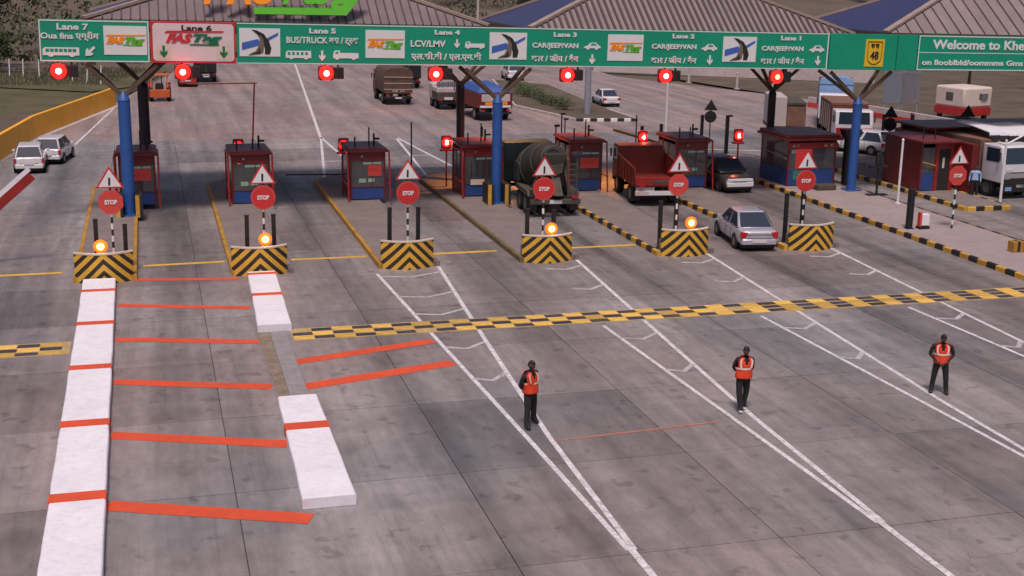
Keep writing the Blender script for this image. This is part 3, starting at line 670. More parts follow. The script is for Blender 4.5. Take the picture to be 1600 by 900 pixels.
def tag_logo(pn, x0, x1, h0, h1, big=False):
    """slanted orange and green wordmark on a white plate"""
    if not big:
        pl = plate(pn, x0, x1, h0, h1, mat['signwhite'])
    xm = (x0 + x1) / 2; hm = (h0 + h1) / 2; w_ = (x1 - x0) * (0.92 if not big else 1.0)
    c1, c2 = (mat['orange'], mat['lime']) if not big else (mat['signred'], mat['logogreen'])
    hh = 0.30 if not big else 0.40
    b1 = fit_text('FAS', w_ * 0.46, hh, c1, shear=0.35, offset=0.03); b2 = fit_text('Tag', w_ * 0.5, hh, c2, shear=0.35, offset=0.03)
    link('lettering', b1, pn, (S(xm - w_ * 0.25), -0.034, hm)); link('lettering', b2, pn, (S(xm + w_ * 0.24), -0.034, hm - 0.03))
    poly_on(pn, 'swash', [(xm - w_*.5, hm + hh*.55), (xm + w_*.5, hm + hh*.68), (xm + w_*.52, hm + hh*.85), (xm - w_*.46, hm + hh*.8)], c1 if big else mat['orange'], -0.034, -0.022)
    poly_on(pn, 'swash', [(xm - w_*.08, hm - hh*.75), (xm + w_*.42, hm - hh*.78), (xm + w_*.44, hm - hh*.62), (xm - w_*.06, hm - hh*.6)], c2, -0.034, -0.022)
def road_logo(pn, x0, x1, h0, h1):
    plate(pn, x0, x1, h0, h1, mat['signwhite']); w_, h_ = x1 - x0, h1 - h0
    def T(L): return [(x0 + a*w_, h0 + c*h_) for a, c in L]
    poly_on(pn, 'blue_band', T([(.06,.22),(.06,.48),(.45,.62),(.5,.52),(.95,.86),(.95,.76),(.55,.42)]), mat['logoblue'], -0.03, -0.02)
    poly_on(pn, 'road_mark', T([(.3,.95),(.42,.93),(.6,.8),(.72,.55),(.78,.3),(.74,.08),(.62,.08),(.62,.3),(.55,.55),(.44,.78)]), mat['signblack'], -0.036, -0.028)
    poly_on(pn, 'road_mark', T([(.5,.78),(.58,.62),(.6,.4),(.58,.14),(.46,.08),(.22,.06),(.4,.2),(.48,.42)]), mat['taupe'], -0.04, -0.032)
    poly_on(pn, 'road_mark', T([(.22,.05),(.44,.16),(.5,.34),(.52,.1)]), mat['signblack'], -0.044, -0.038)
# lane 7
put(p7, 'Lane 7', -1.01, 1.50, 1.30, 0.27); put(p7, 'Oua fina एग्रीम', -1.14, 1.10, 2.4, 0.30)
bus_icon(p7, -2.28, -0.78, 0.22, 0.62, 7); arrow_down(p7, -0.34, 0.46, 0.55, mat['signwhite'], R(-45)); tag_logo(p7, 0.25, 2.05, 0.33, 1.57)
# lane 6 board: pale with red rim
b = MB()
def rrect(x0, x1, z0, z1, r, n=5):
    out = []
    for cx, cz, a0 in ((x1-r, z1-r, 0), (x0+r, z1-r, 90), (x0+r, z0+r, 180), (x1-r, z0+r, 270)):
        for k in range(n+1): an = R(a0 + 90*k/n); out.append((cx + r*math.cos(an), cz + r*math.sin(an)))
    return out
b.prism(rrect(S(2.3), S(5.78), 0.09, 1.72, 0.16), 'y', -0.014, 0); b.build('face', mat['pink'], p6)
put(p6, 'Lane 6', 4.18, 1.53, 1.3, 0.26, mat['signblack']); tag_logo(p6, 2.8, 5.3, 0.80, 1.36, True)
for xa in (2.42, 5.0):
    b = MB(); b.prism(rrect(S(xa), S(xa + 0.66), 0.16, 0.82, 0.1), 'y', -0.022, -0.01); b.build('arrow_plate', mat['cream'], p6); arrow_down(p6, xa + 0.33, 0.49, 0.52, mat['logogreen'], 0, -0.036)
# the long board
road_logo(plong, 6.02, 7.82, 0.33, 1.57)
put(plong, 'Lane 5', 9.72, 1.50, 1.2, 0.24); put(plong, 'BUS/TRUCK बस / ट्रक', 9.72, 1.03, 3.25, 0.34); bus_icon(plong, 8.06, 9.2, 0.22, 0.60); arrow_down(plong, 9.7, 0.39, 0.48, mat['signwhite']); truck_icon(plong, 10.2, 11.36, 0.22, 0.66)
tag_logo(plong, 11.68, 13.5, 0.32, 1.58)
put(plong, 'Lane 4', 15.5, 1.53, 1.2, 0.22); put(plong, 'LCV/LMV', 14.6, 1.0, 1.65, 0.30); arrow_down(plong, 15.97, 1.02, 0.42, mat['signwhite']); truck_icon(plong, 16.36, 17.3, 0.80, 1.14); put(plong, 'एल.सी.वी / एल.एम.वी', 15.48, 0.42, 3.35, 0.33)
road_logo(plong, 17.54, 19.36, 0.32, 1.57)
put(plong, 'Lane 3', 21.25, 1.52, 1.15, 0.22); put(plong, 'CAR/JEEP/VAN', 20.78, 0.97, 2.3, 0.28); car_icon(plong, 22.2, 23.06, 0.83, 1.17); put(plong, 'कार / जीप / वैन', 20.78, 0.42, 2.35, 0.33); arrow_down(plong, 22.65, 0.37, 0.48, mat['signwhite'])
tag_logo(plong, 23.42, 25.24, 0.32, 1.57)
put(plong, 'Lane 2', 27.32, 1.54, 1.15, 0.22); put(plong, 'CAR/JEEP/VAN', 26.86, 1.0, 2.35, 0.28); car_icon(plong, 28.3, 29.14, 0.84, 1.19); put(plong, 'कार / जीप / वैन', 26.88, 0.40, 2.4, 0.33); arrow_down(plong, 28.78, 0.40, 0.48, mat['signwhite'])
road_logo(plong, 29.45, 31.25, 0.33, 1.56)
put(plong, 'Lane 1', 33.12, 1.53, 1.1, 0.22); put(plong, 'CAR/JEEP/VAN', 32.7, 0.98, 2.3, 0.28); car_icon(plong, 34.17, 35.02, 0.85, 1.2); put(plong, 'कार / जीप / वैन', 32.74, 0.42, 2.4, 0.33); arrow_down(plong, 34.7, 0.43, 0.48, mat['signwhite'])
# yellow emblem
em = plate(pplain, 37.35, 38.42, 0.17, 1.55, mat['emblem'], 0.025)
xc, zc = 37.885, 0.86
ring = [(-.40,.56),(.40,.56),(.40,-.2),(.33,-.42),(.16,-.55),(0,-.58),(-.16,-.55),(-.33,-.42),(-.40,-.2)]
for k in range(len(ring)):
    a, c = ring[k], ring[(k+1) % len(ring)]
    b = MB(); b.bar((S(xc + a[0]), -0.03, zc + a[1]), (S(xc + c[0]), -0.03, zc + c[1]), 0.012, 0.045); b.build('shield_line', mat['signblack'], pplain)
put(pplain, 'रा रा', xc, 1.22, 0.46, 0.20, mat['signblack']); put(pplain, '48', xc, 0.74, 0.46, 0.42, mat['signblack'])
for o_ in pplain.children:
    if o_.name.startswith('lettering'): o_.location.y = -0.04
put(pwel, 'Welcome to Khe', 44.0, 1.34, 5.55, 0.48, offset=0.02); put(pwel, 'on llooblbld/oommms Gms', 43.75, 0.42, 6.1, 0.28)

# signal lamps hanging under the sign, one over each lane
def lane_signal(x, label, core):
    z = 6.75 + drop(x) - 0.36
    o = thing('lane_signal', label, 'signal light', (x, SY - 0.05, z), group='red lane signals under the overhead sign')
    b = MB(); b.box(-0.38, 0.34, 0.0, 0.3, -0.36, 0.3); b.build('housing', mat['redpaint'], o, bevel=0.1)
    b = MB(); b.lathe([(0.34, 0.0), (0.33, 0.07), (0.27, 0.09)], (-0.02, 0.02, -0.03), (0, -1, 0), 24); b.build('reflector', mat['lensred'], o, smooth=True)
    b = MB(); b.lathe([(0.125, 0.0), (0.11, 0.04), (0.06, 0.06)], (-0.02, -0.06, -0.03), (0, -1, 0), 20); b.build('lens', core, o, smooth=True)
    b = MB(); b.box(0.36, 0.78, 0.02, 0.28, -0.3, 0.22); b.build('side_box', mat['blacksteel'], o, bevel=0.03)
    b = MB(); b.box(-0.06, 0.0, 0.08, 0.2, 0.3, 0.6); b.box(0.5, 0.56, 0.08, 0.2, 0.22, 0.6); b.build('hanger', mat['blacksteel'], o)
    if core is not mat['corered']:
        ld = bpy.data.lights.new('signal_light', 'POINT'); ld.energy = 10; ld.color = (1, 0.05, 0.03); ld.shadow_soft_size = 0.2
        lo = bpy.data.objects.new('signal_light', ld); scene.collection.objects.link(lo); lo.parent = o; lo.location = (-0.02, -0.35, -0.05)
for x, lb in ((-1.65, 'at the far left end of the sign'), (3.55, 'below the pale pink board'), (9.9, 'below the first bus pictogram arrow'), (15.0, 'left of the dark purple column'), (21.45, 'right of the middle blue column'), (26.5, 'on top of the thin white pole'), (32.5, 'nearest the dark column at the right')):
    lane_signal(x, 'glowing red round signal ' + lb, mat['corered'] if x > 30 else mat['lenscore'])

# ------------------------------------------------------------------ island noses
nose_x = [0.16, 5.72, 11.35, 17.0, 22.9, 28.65]
def crash_block(x, label):
    o = thing('crash_block', label, 'crash block', (x, 0.0, 0), group='chevron blocks on the island noses')
    n = 16; W_ = 1.03; H_ = 1.06
    def arc(t, off): return (W_ * t * (1 + off * 0.1), 0.52 - 0.42 * (1 - t*t) - off)
    b = MB(); outer = [arc(-1 + 2*k/n, 0) for k in range(n+1)]; inner = [arc(-1 + 2*k/n, -0.13) for k in range(n+1)][::-1]
    b.prism(outer + inner, 'z', 0.0, H_); b.build('chevron_panel', mat['chevron'], o)
    b = MB(); b.prism([arc(-1 + 2*k/n, 0.012) for k in range(n+1)] + inner, 'z', H_, H_ + 0.055); b.build('rim', mat['cream'], o)
    b = MB(); b.prism([(a * 0.98, c + 0.005) for a, c in inner[::-1]] + [(0.98, 0.95), (-0.98, 0.95)], 'z', 0.0, 0.62); b.build('fill', mat['island'], o)
    return o
for i, x in enumerate(nose_x):
    crash_block(x, ['leftmost yellow and black chevron block', 'second chevron block from the left, behind the short white barrier', 'third chevron block from the left', 'chevron block in front of the cement mixer, fourth from left', 'chevron block left of the silver car', 'chevron block right of the silver car'][i])

# ------------------------------------------------------------------ stop and warning signs
def octagon(r, n=8, rot=R(22.5)): return [(r*math.cos(rot + 2*math.pi*k/n), r*math.sin(rot + 2*math.pi*k/n)) for k in range(n)]
def warn_sign(x, y, label, zc=2.78, oct_=False, base=0.2, lean=0.0, square=False, txt='STOP'):
    o = thing('stop_sign', label, 'road sign', (x, y, base), lean, 'stop signs with warning triangles')
    H = zc - base
    b = MB(); b.tube((0,0,0), (0,0,H + 0.7), 0.045, n=12); b.build('post', mat['black'], o, smooth=True)
    z = 0.18
    while z < H - 0.5:
        b = MB(); b.tube((0,0,z), (0,0,z + 0.22), 0.049, n=12); b.build('white_band', mat['signwhite'], o, smooth=True); z += 0.46
    d = MB(); d.prism([(a, c + H) for a, c in (octagon(0.47) if oct_ else octagon(0.46, 28, 0))], 'y', -0.085, -0.055); dd = d.build('stop_disc', mat['notice'], o, bevel=0.004)
    k = MB(); k.prism([(a, c + H) for a, c in octagon(0.40, 28, 0)], 'y', -0.092, -0.084); k.build('disc_rim', mat['signred'], dd) if not oct_ else None
    link('lettering', fit_text(txt, 0.44, 0.17, mat['signwhite'], offset=0.012, extrude=0.004), dd, (0, -0.100, H))
    tz = H + 0.52; tri = lambda s: [(-0.50*s, tz + 0.24*(1-s)), (0.50*s, tz + 0.24*(1-s)), (0, tz + 0.24*(1-s) + 0.80*s)]
    if square:
        q = MB(); q.box(-0.55, 0.2, -0.066, -0.05, tz - 0.02, tz + 0.82); q.build('red_backing', mat['signred'], o)
    t = MB(); t.prism(tri(1.0), 'y', -0.085, -0.06); tt = t.build('warning_triangle', mat['signred'], o)
    t = MB(); t.prism(tri(0.80), 'y', -0.092, -0.084); t.build('triangle_face', mat['signwhite'], tt)
    t = MB(); t.prism([(-0.055, tz + 0.1), (0.02, tz + 0.1), (0.03, tz + 0.37), (-0.045, tz + 0.4)], 'y', -0.099, -0.091); t.build('symbol', mat['signblack'], tt)
    return o
sign_lab = ['leftmost stop sign, in front of the blue column', 'stop sign behind the second chevron block', 'stop sign behind the third chevron block from the left', 'stop sign in front of the cement mixer', 'stop sign in front of the red tipper truck', 'stop sign in front of the wide maroon booth, on a red backing']
for i, (x, oc) in enumerate(((0.50, True), (5.99, False), (11.53, False), (17.05, False), (22.82, True), (28.62, False))):
    warn_sign(x, 1.35, sign_lab[i], oct_=oc, square=(i == 5), txt=['STOP', 'STOP', 'STOP', 'STOP', 'STOP', 'STOP'][i])
warn_sign(36.7, 2.4, 'rightmost stop sign standing on the wide pink island', zc=2.62, oct_=True)

def bollard(x, y, z1, label, w_=0.155, base=0.2, lean=0):
    o = thing('steel_post', label, 'post', (x, y, base), group='black posts on the islands')
    b = MB(); b.box(-w_/2, w_/2, -w_/2, w_/2, 0, z1 - base); b.build('shaft', mat['blacksteel'], o, bevel=0.02)
    b = MB(); b.box(-w_/2-.01, w_/2+.01, -w_/2-.01, w_/2+.01, z1 - base, z1 - base + 0.03); b.build('cap', mat['black'], o)
    b = MB(); b.box(-w_/2-.06, w_/2+.06, -w_/2-.06, w_/2+.06, 0, 0.025); b.build('foot_plate', mat['blacksteel'], o)
    o.rotation_euler = (0, lean, 0); return o
posts = [(-0.1, 1.5, 2.1), (0.92, 1.6, 1.85), (5.35, 1.5, 2.05), (6.38, 1.5, 2.05), (10.83, 1.5, 2.16), (11.96, 1.5, 2.14), (16.4, 1.4, 1.95), (17.55, 1.5, 1.85), (21.98, 1.0, 2.15), (22.95, 1.7, 1.95), (27.75, 1.2, 2.25), (28.68, 1.5, 2.3)]
for k, (x, y_, z) in enumerate(posts):
    bollard(x, y_, z, '%s black post behind the %s chevron block from the left' % ('left' if k % 2 == 0 else 'right', ords[k // 2]), lean=rng.uniform(-.012, .012))
bollard(34.72, 2.75, 1.97, 'thick black post standing on the kerb of the wide island', 0.24)

def amber(x, y, z, label):
    o = thing('amber_lamp', label, 'lamp', (x, y, z - 0.32), group='lit amber lamps on the island noses')
    b = MB(); b.box(-0.05, 0.05, 0.02, 0.12, -0.35 - 0.0, 0.12); b.build('bracket', mat['blacksteel'], o)
    b = MB(); b.lathe([(0.24, 0.0), (0.255, 0.05), (0.24, 0.1), (0.17, 0.12)], (0, 0.05, 0.32), (0, -1, 0), 24); b.build('housing', mat['amberring'], o, smooth=True)
    b = MB(); b.lathe([(0.14, 0), (0.12, 0.03), (0.07, 0.05)], (0, -0.06, 0.32), (0, -1, 0), 20); b.build('lens', mat['ambercore'], o, smooth=True)
    b = MB(); b.lathe([(0.035, 0), (0.02, 0.02)], (0, -0.11, 0.32), (0, -1, 0), 10); b.build('bulb_holder', mat['signred'], o)
    ld = bpy.data.lights.new('amber_light', 'POINT'); ld.energy = 7; ld.color = (1, 0.38, 0.08); ld.shadow_soft_size = 0.15
    lo = bpy.data.objects.new('amber_light', ld); scene.collection.objects.link(lo); lo.parent = o; lo.location = (0, -0.3, 0.35)
amber(0.06, 0.92, 1.22, 'lit amber lamp above the leftmost chevron block'); amber(5.99, 0.92, 1.25, 'lit amber lamp above the second chevron block')
amber(17.28, 0.92, 1.22, 'lit amber lamp above the chevron block before the cement mixer'); amber(23.3, 0.92, 1.24, 'lit amber lamp above the chevron block left of the silver car')

# ------------------------------------------------------------------ toll booths
def toll_booth(x, y, label, W_=1.75, D_=2.6, H_=2.55, variant=0, base=0.2, rack=True):
    o = thing('toll_booth', label, 'toll booth', (x, y, base), group='narrow toll booths on the islands')
    h = H_ - base; t = 0.09
    mk = mat['maroon']
    for px in (t/2, W_ - t/2):
        for py in (t/2, D_ - t/2):
            b = MB(); b.box(px - t/2, px + t/2, py - t/2, py + t/2, 0, h - 0.0); b.build('corner_post', mk, o, bevel=0.012)
    b = MB(); b.box(-0.10, W_ + 0.10, -0.16, D_ + 0.16, h, h + 0.13); b.box(-0.04, W_ + .04, -0.08, D_ + .08, h + 0.131, h + 0.17); b.build('roof', mat['maroon'], o, bevel=0.015)
    b = MB(); b.box(t, W_ - t, -0.01, 0.05, h - 0.42, h - 0.001); b.build('fascia', mat['redpaint'] if variant in (3,) else mk, o)
    b = MB(); b.box(t, W_ - t, 0.0, 0.05, 0.05, 0.62); b.build('lower_panel', mat['boothblue'], o, bevel=0.008)
    b = MB(); b.box(t, W_ - t, 0.012, 0.04, 0.64, h - 0.43); pane = b.build('front_window', mat['glass'], o)
    b = MB(); b.box(W_*0.62, W_*0.62 + 0.04, -0.012, 0.012, 0.64, h - 0.43); b.build('mullion', mk, o)
    b = MB(); b.box(t, W_ - t, -0.02, 0.045, 0.625, 0.665); b.build('sill', mk, o)
    for px in (0.012, W_ - 0.052):
        b = MB(); b.box(px, px + 0.04, t, D_ - t, 0.05, 0.85); b.build('side_panel', mk, o)
        b = MB(); b.box(px + .005, px + 0.03, t, D_ - t, 0.86, h - 0.2); b.build('side_window', mat['glass'], o)
    b = MB(); b.box(t, W_ - t, D_ - 0.05, D_, 0.05, h - 0.05); b.build('back_panel', mat['interior'], o)
    # notices behind the front glass
    nb = MB(); nb.box(W_*0.36, W_*0.88, -0.006, 0.011, h - 0.60, h - 0.50); nb.build('name_strip', mat['paper'], o)
    if variant in (0, 2):
        a, c = (W_*0.30, W_*0.88) if variant == 0 else (W_*0.50, W_*0.88)
        nb = MB(); nb.box(a, c, -0.014, 0.0115, 1.18, 1.72); nn = nb.build('notice', mat['notice'], o)
        link('lettering', fit_text('ETC', (c - a)*0.6, 0.14, mat['signred'], extrude=0.003), nn, ((a + c)/2, -0.02, 1.45))
    if variant in (1, 2):
        nb = MB(); nb.box(W_*0.24, W_*0.44, -0.008, 0.0115, 0.86, 1.06); nb.build('notice', mat['paper'], o)
        nb = MB(); nb.box(W_*0.5, W_*0.68, -0.008, 0.0115, 0.88, 1.06); nb.build('notice', mat['paper'], o)
    if variant == 3:
        for k in range(4):
            nb = MB(); nb.box(W_*(0.22 + .17*k), W_*(0.235 + .17*k), -0.02, 0.0, 0.95, 1.75); nb.build('window_bar', mat['blacksteel'], o)
        nb = MB(); nb.box(W_*0.2, W_*0.6, -0.05, 0.02, 0.6, 0.86); nb.build('counter_plate', mat['cream'], o)
    # red frame of round bars standing beside the window
    if rack:
        for s_ in (-1, 1):
            xx = -0.16 if s_ < 0 else W_ + 0.14
            b = MB(); b.tube((xx, -0.55, 0), (xx, -0.2, h + 0.05), 0.045, n=8); b.tube((xx, -0.2, h + 0.05), (xx, D_*0.6, h + 0.05), 0.04, n=8); b.tube((xx, D_*0.6, h + 0.05), (xx, D_*0.6, 0), 0.04, n=8)
            b.tube((xx, -0.42, 0.8), (xx, D_*0.6, 0.8), 0.03, n=8)
            b.build('guard_rail', mat['redpaint'], o, smooth=True)
    # small posts and a camera on the roof
    for k, (fx, hh, rr) in enumerate(((0.18, 0.55, 0.04), (0.62, 0.95 if variant != 1 else 0.5, 0.035), (0.8, 0.6, 0.05))):
        b = MB(); b.tube((W_*fx, 0.5 + 0.4*k, h + 0.13), (W_*fx, 0.5 + 0.4*k, h + 0.13 + hh), rr, n=8); b.build('roof_mast', mat['blacksteel'], o)
    b = MB(); b.box(W_*0.8 - 0.02, W_*0.8 + 0.28, 1.24, 1.34, h + 0.42, h + 0.52); b.build('camera', mat['blacksteel'], o, bevel=0.02)
    b = MB(); b.tube((W_*0.32, -0.11, h - 0.2), (W_*0.32, -0.04, h - 0.2), 0.06, n=12); b.build('sign_lamp', mat['steel'], o)
    return o
toll_booth(0.5, 14.6, 'narrow maroon toll booth behind the leftmost blue column', variant=0, W_=1.65)
toll_booth(5.6, 14.2, 'narrow maroon toll booth on the second island from the left', variant=1)
toll_booth(11.22, 14.2, 'narrow maroon toll booth with red notice on the third island', variant=2, W_=1.72)
toll_booth(16.85, 14.2, 'narrow maroon toll booth with barred window left of the middle column', variant=3, W_=1.75, H_=2.65)
toll_booth(22.6, 14.8, 'toll booth right of the cement mixer with red notice', variant=0, W_=1.7, H_=2.7)
toll_booth(28.4, 14.8, 'toll booth between the red tipper and the dark car', variant=1, W_=1.75, H_=2.65)

def red_lamp(x, y, z, label, sym, pole=True):
    o = thing('lane_lamp', label, 'signal light', (x, y, 0.2), group='red lamps beside the booths')
    h = z - 0.2
    b = MB(); b.tube((0,0.05,0), (0,0.05,h - 0.3), 0.045, n=10); b.build('post', mat['redpaint'], o)
    b = MB(); b.box(-0.27, 0.27, 0.0, 0.2, h - 0.34, h + 0.34); b.build('housing', mat['redpaint'], o, bevel=0.08)
    b = MB(); b.lathe([(0.25, 0), (0.24, .04), (0.18, .06)], (0, 0.01, h), (0,-1,0), 20); b.build('reflector', mat['lensred'], o, smooth=True)
    link('lit_symbol', fit_text(sym, 0.17, 0.24, mat['lenscore'], offset=0.02, extrude=0.005), o, (0, -0.065, h))
    b = MB(); b.box(-0.34, 0.34, -0.02, 0.22, h - 0.46, h - 0.36); b.build('tray', mat['redpaint'], o, bevel=0.03)
    ld = bpy.data.lights.new('red_light', 'POINT'); ld.energy = 6; ld.color = (1, 0.05, 0.03); ld.shadow_soft_size = 0.15
    lo = bpy.data.objects.new('red_light', ld); scene.collection.objects.link(lo); lo.parent = o; lo.location = (0, -0.3, h)
red_lamp(6.15, 17.2, 2.55, 'small red lamp beside the second booth from the left', '7'); red_lamp(11.35, 17.2, 2.5, 'small red lamp beside the third booth from the left', '1')
red_lamp(16.7, 17.4, 2.5, 'red lamp left of the dark purple column', '3'); red_lamp(27.2, 16.6, 2.68, 'glowing red lamp above the red tipper truck', '4'); red_lamp(32.75, 16.6, 2.66, 'glowing red lamp above the dark car', 'R')

def wide_booth():
    o = thing('wide_toll_booth', 'wide maroon booth with blue base panels on the right island', 'toll booth', (34.55, 14.3, 0.2))
    W_, D_, h = 2.85, 3.2, 2.45
    for px in (0, 1.38, W_ - 0.1):
        for py in (0, D_ - 0.1):
            b = MB(); b.box(px, px + 0.1, py, py + 0.1, 0, h); b.build('corner_post', mat['maroon'], o, bevel=0.01)
    b = MB(); b.box(-0.2, W_ + 0.2, -0.35, D_ + 0.2, h, h + 0.14); b.box(-0.1, W_ + .1, -0.2, D_ + .1, h + 0.141, h + 0.3); b.build('roof', mat['maroon'], o, bevel=0.02)
    b = MB(); b.box(-0.02, W_ + 0.02, -0.06, -0.005, h - 0.44, h - 0.12); f_ = b.build('fascia', mat['redpaint'], o)
    link('lettering', fit_text('A Y', 0.4, 0.14, mat['cream'], extrude=0.004), f_, (0.4, -0.07, h - 0.28)); link('lettering', fit_text('6 E', 0.55, 0.14, mat['cream'], extrude=0.004), f_, (2.35, -0.07, h - 0.28))
    for a, c in ((0.1, 1.38), (1.48, W_ - 0.1)):
        b = MB(); b.box(a, c, 0.01, 0.06, 0.04, 0.86); b.build('lower_panel', mat['boothblue'], o, bevel=0.01)
        b = MB(); b.box(a, c, 0.03, 0.05, 0.88, h - 0.45); b.build('window', mat['glass'], o)
    b = MB(); b.box(0.35, 0.9, -0.01, 0.009, 0.35, 0.85); b.build('notice', mat['teal'], o)
    b = MB(); b.box(0.2, 1.2, 0.0, 0.028, h - 0.7, h - 0.5); b.build('name_strip', mat['paper'], o)
    for px in (0.01, W_ - 0.06):
        b = MB(); b.box(px, px + 0.05, 0.1, D_ - 0.1, 0.04, 0.86); b.build('side_panel', mat['boothblue'], o)
        b = MB(); b.box(px + .01, px + 0.03, 0.1, D_ - 0.1, 0.88, h - 0.05); b.build('side_window', mat['glass'], o)
    b = MB(); b.box(0.1, W_ - .1, D_ - .06, D_ - .02, 0, h - .02); b.build('back_panel', mat['interior'], o)
    b = MB(); b.tube((-0.2, -0.2, 1.5), (-0.2, 2.6, 1.7), 0.035, n=8); b.build('hand_rail', mat['steel'], o)
    b = MB(); b.box(1.0, 2.1, -1.6, -0.9, 0.02, 0.28); b.build('step', mat['mud'], o, bevel=0.02)
wide_booth()
def right_booth():
    o = thing('wide_toll_booth', 'maroon booth with dark doorway on the far right island', 'toll booth', (40.85, 11.6, 0.2))
    W_, D_, h = 2.0, 3.6, 2.55
    for px, py in ((0,0), (W_-.1,0), (0,D_-.1), (W_-.1,D_-.1), (0.8,0)):
        b = MB(); b.box(px, px + .1, py, py + .1, 0, h); b.build('corner_post', mat['maroon'], o, bevel=.01)
    b = MB(); b.box(-0.2, W_ + .2, -0.4, D_ + .2, h, h + .12); b.build('roof', mat['maroon'], o, bevel=.02)
    b = MB(); b.box(.1, .8, .01, .06, .04, .95); b.build('lower_panel', mat['boothblue'], o)
    b = MB(); b.box(.1, .8, .02, .05, .97, h - .25); b.build('window', mat['glass'], o)
    b = MB(); b.box(.9, 1.06, 0, .06, 0, h); b.box(1.75, W_ - .1, 0, .06, 0, h); b.box(1.06, 1.75, 0, .06, h - .35, h); b.build('door_surround', mat['redpaint'], o)
    b = MB(); b.box(1.06, 1.75, .03, .07, 0.02, h - .36); d = b.build('door', mat['interior'], o)
    b = MB(); b.box(1.3, 1.42, .0, .028, 1.2, 1.75); b.build('hanging_cloth', mat['cream'], d)
    for px in (.01, W_ - .06):
        b = MB(); b.box(px, px + .05, .1, D_ - .1, .04, h - .02); b.build('side_panel', mat['maroon'], o)
    b = MB(); b.tube((0.05, -0.1, 1.55), (0.85, -0.1, 1.35), .03, n=8); b.build('hand_rail', mat['yellow'], o)
    b = MB(); b.box(.1, W_ - .1, D_ - .06, D_ - .02, 0, h - .02); b.build('back_panel', mat['interior'], o)
    for fx in (0.4, 1.1):
        b = MB(); b.tube((fx, .6, h + .12), (fx, .6, h + .7), .03, n=8); b.build('roof_mast', mat['blacksteel'], o)
right_booth()

# ------------------------------------------------------------------ vehicles (local +Y is forward)
wheel_cache = {}
def wheel(parent, x, y, r, w_, rimmat=None):
    key = (r, w_)
    if key not in wheel_cache:
        b = MB(); prof = [(r*0.62, -w_/2), (r*0.9, -w_/2), (r, -w_*0.32), (r, w_*0.32), (r*0.9, w_/2), (r*0.62, w_/2)]
        b.lathe(prof, (0,0,0), (1,0,0), 22, closed=True)
        tm = b.mesh('tyre', mat['tyre'], True)
        c = MB(); c.lathe([(r*0.63, -w_*0.4), (r*0.5, -w_*0.44), (r*0.2, -w_*0.3), (r*0.18, w_*0.3), (r*0.5, w_*0.44), (r*0.63, w_*0.4)], (0,0,0), (1,0,0), 18)
        for k in range(5):
            an = 2*math.pi*k/5
            for sx in (-1, 1): c.box(sx*w_*0.42 - .01, sx*w_*0.42 + .01, -0.03, 0.03, 0, 0.001)
        wheel_cache[key] = (tm, c.mesh('rim', mat['rim'], True))
    tm, rm = wheel_cache[key]
    t = link('wheel', tm, parent, (x, y, r)); 
    k = link('rim', rm, t)
    return t

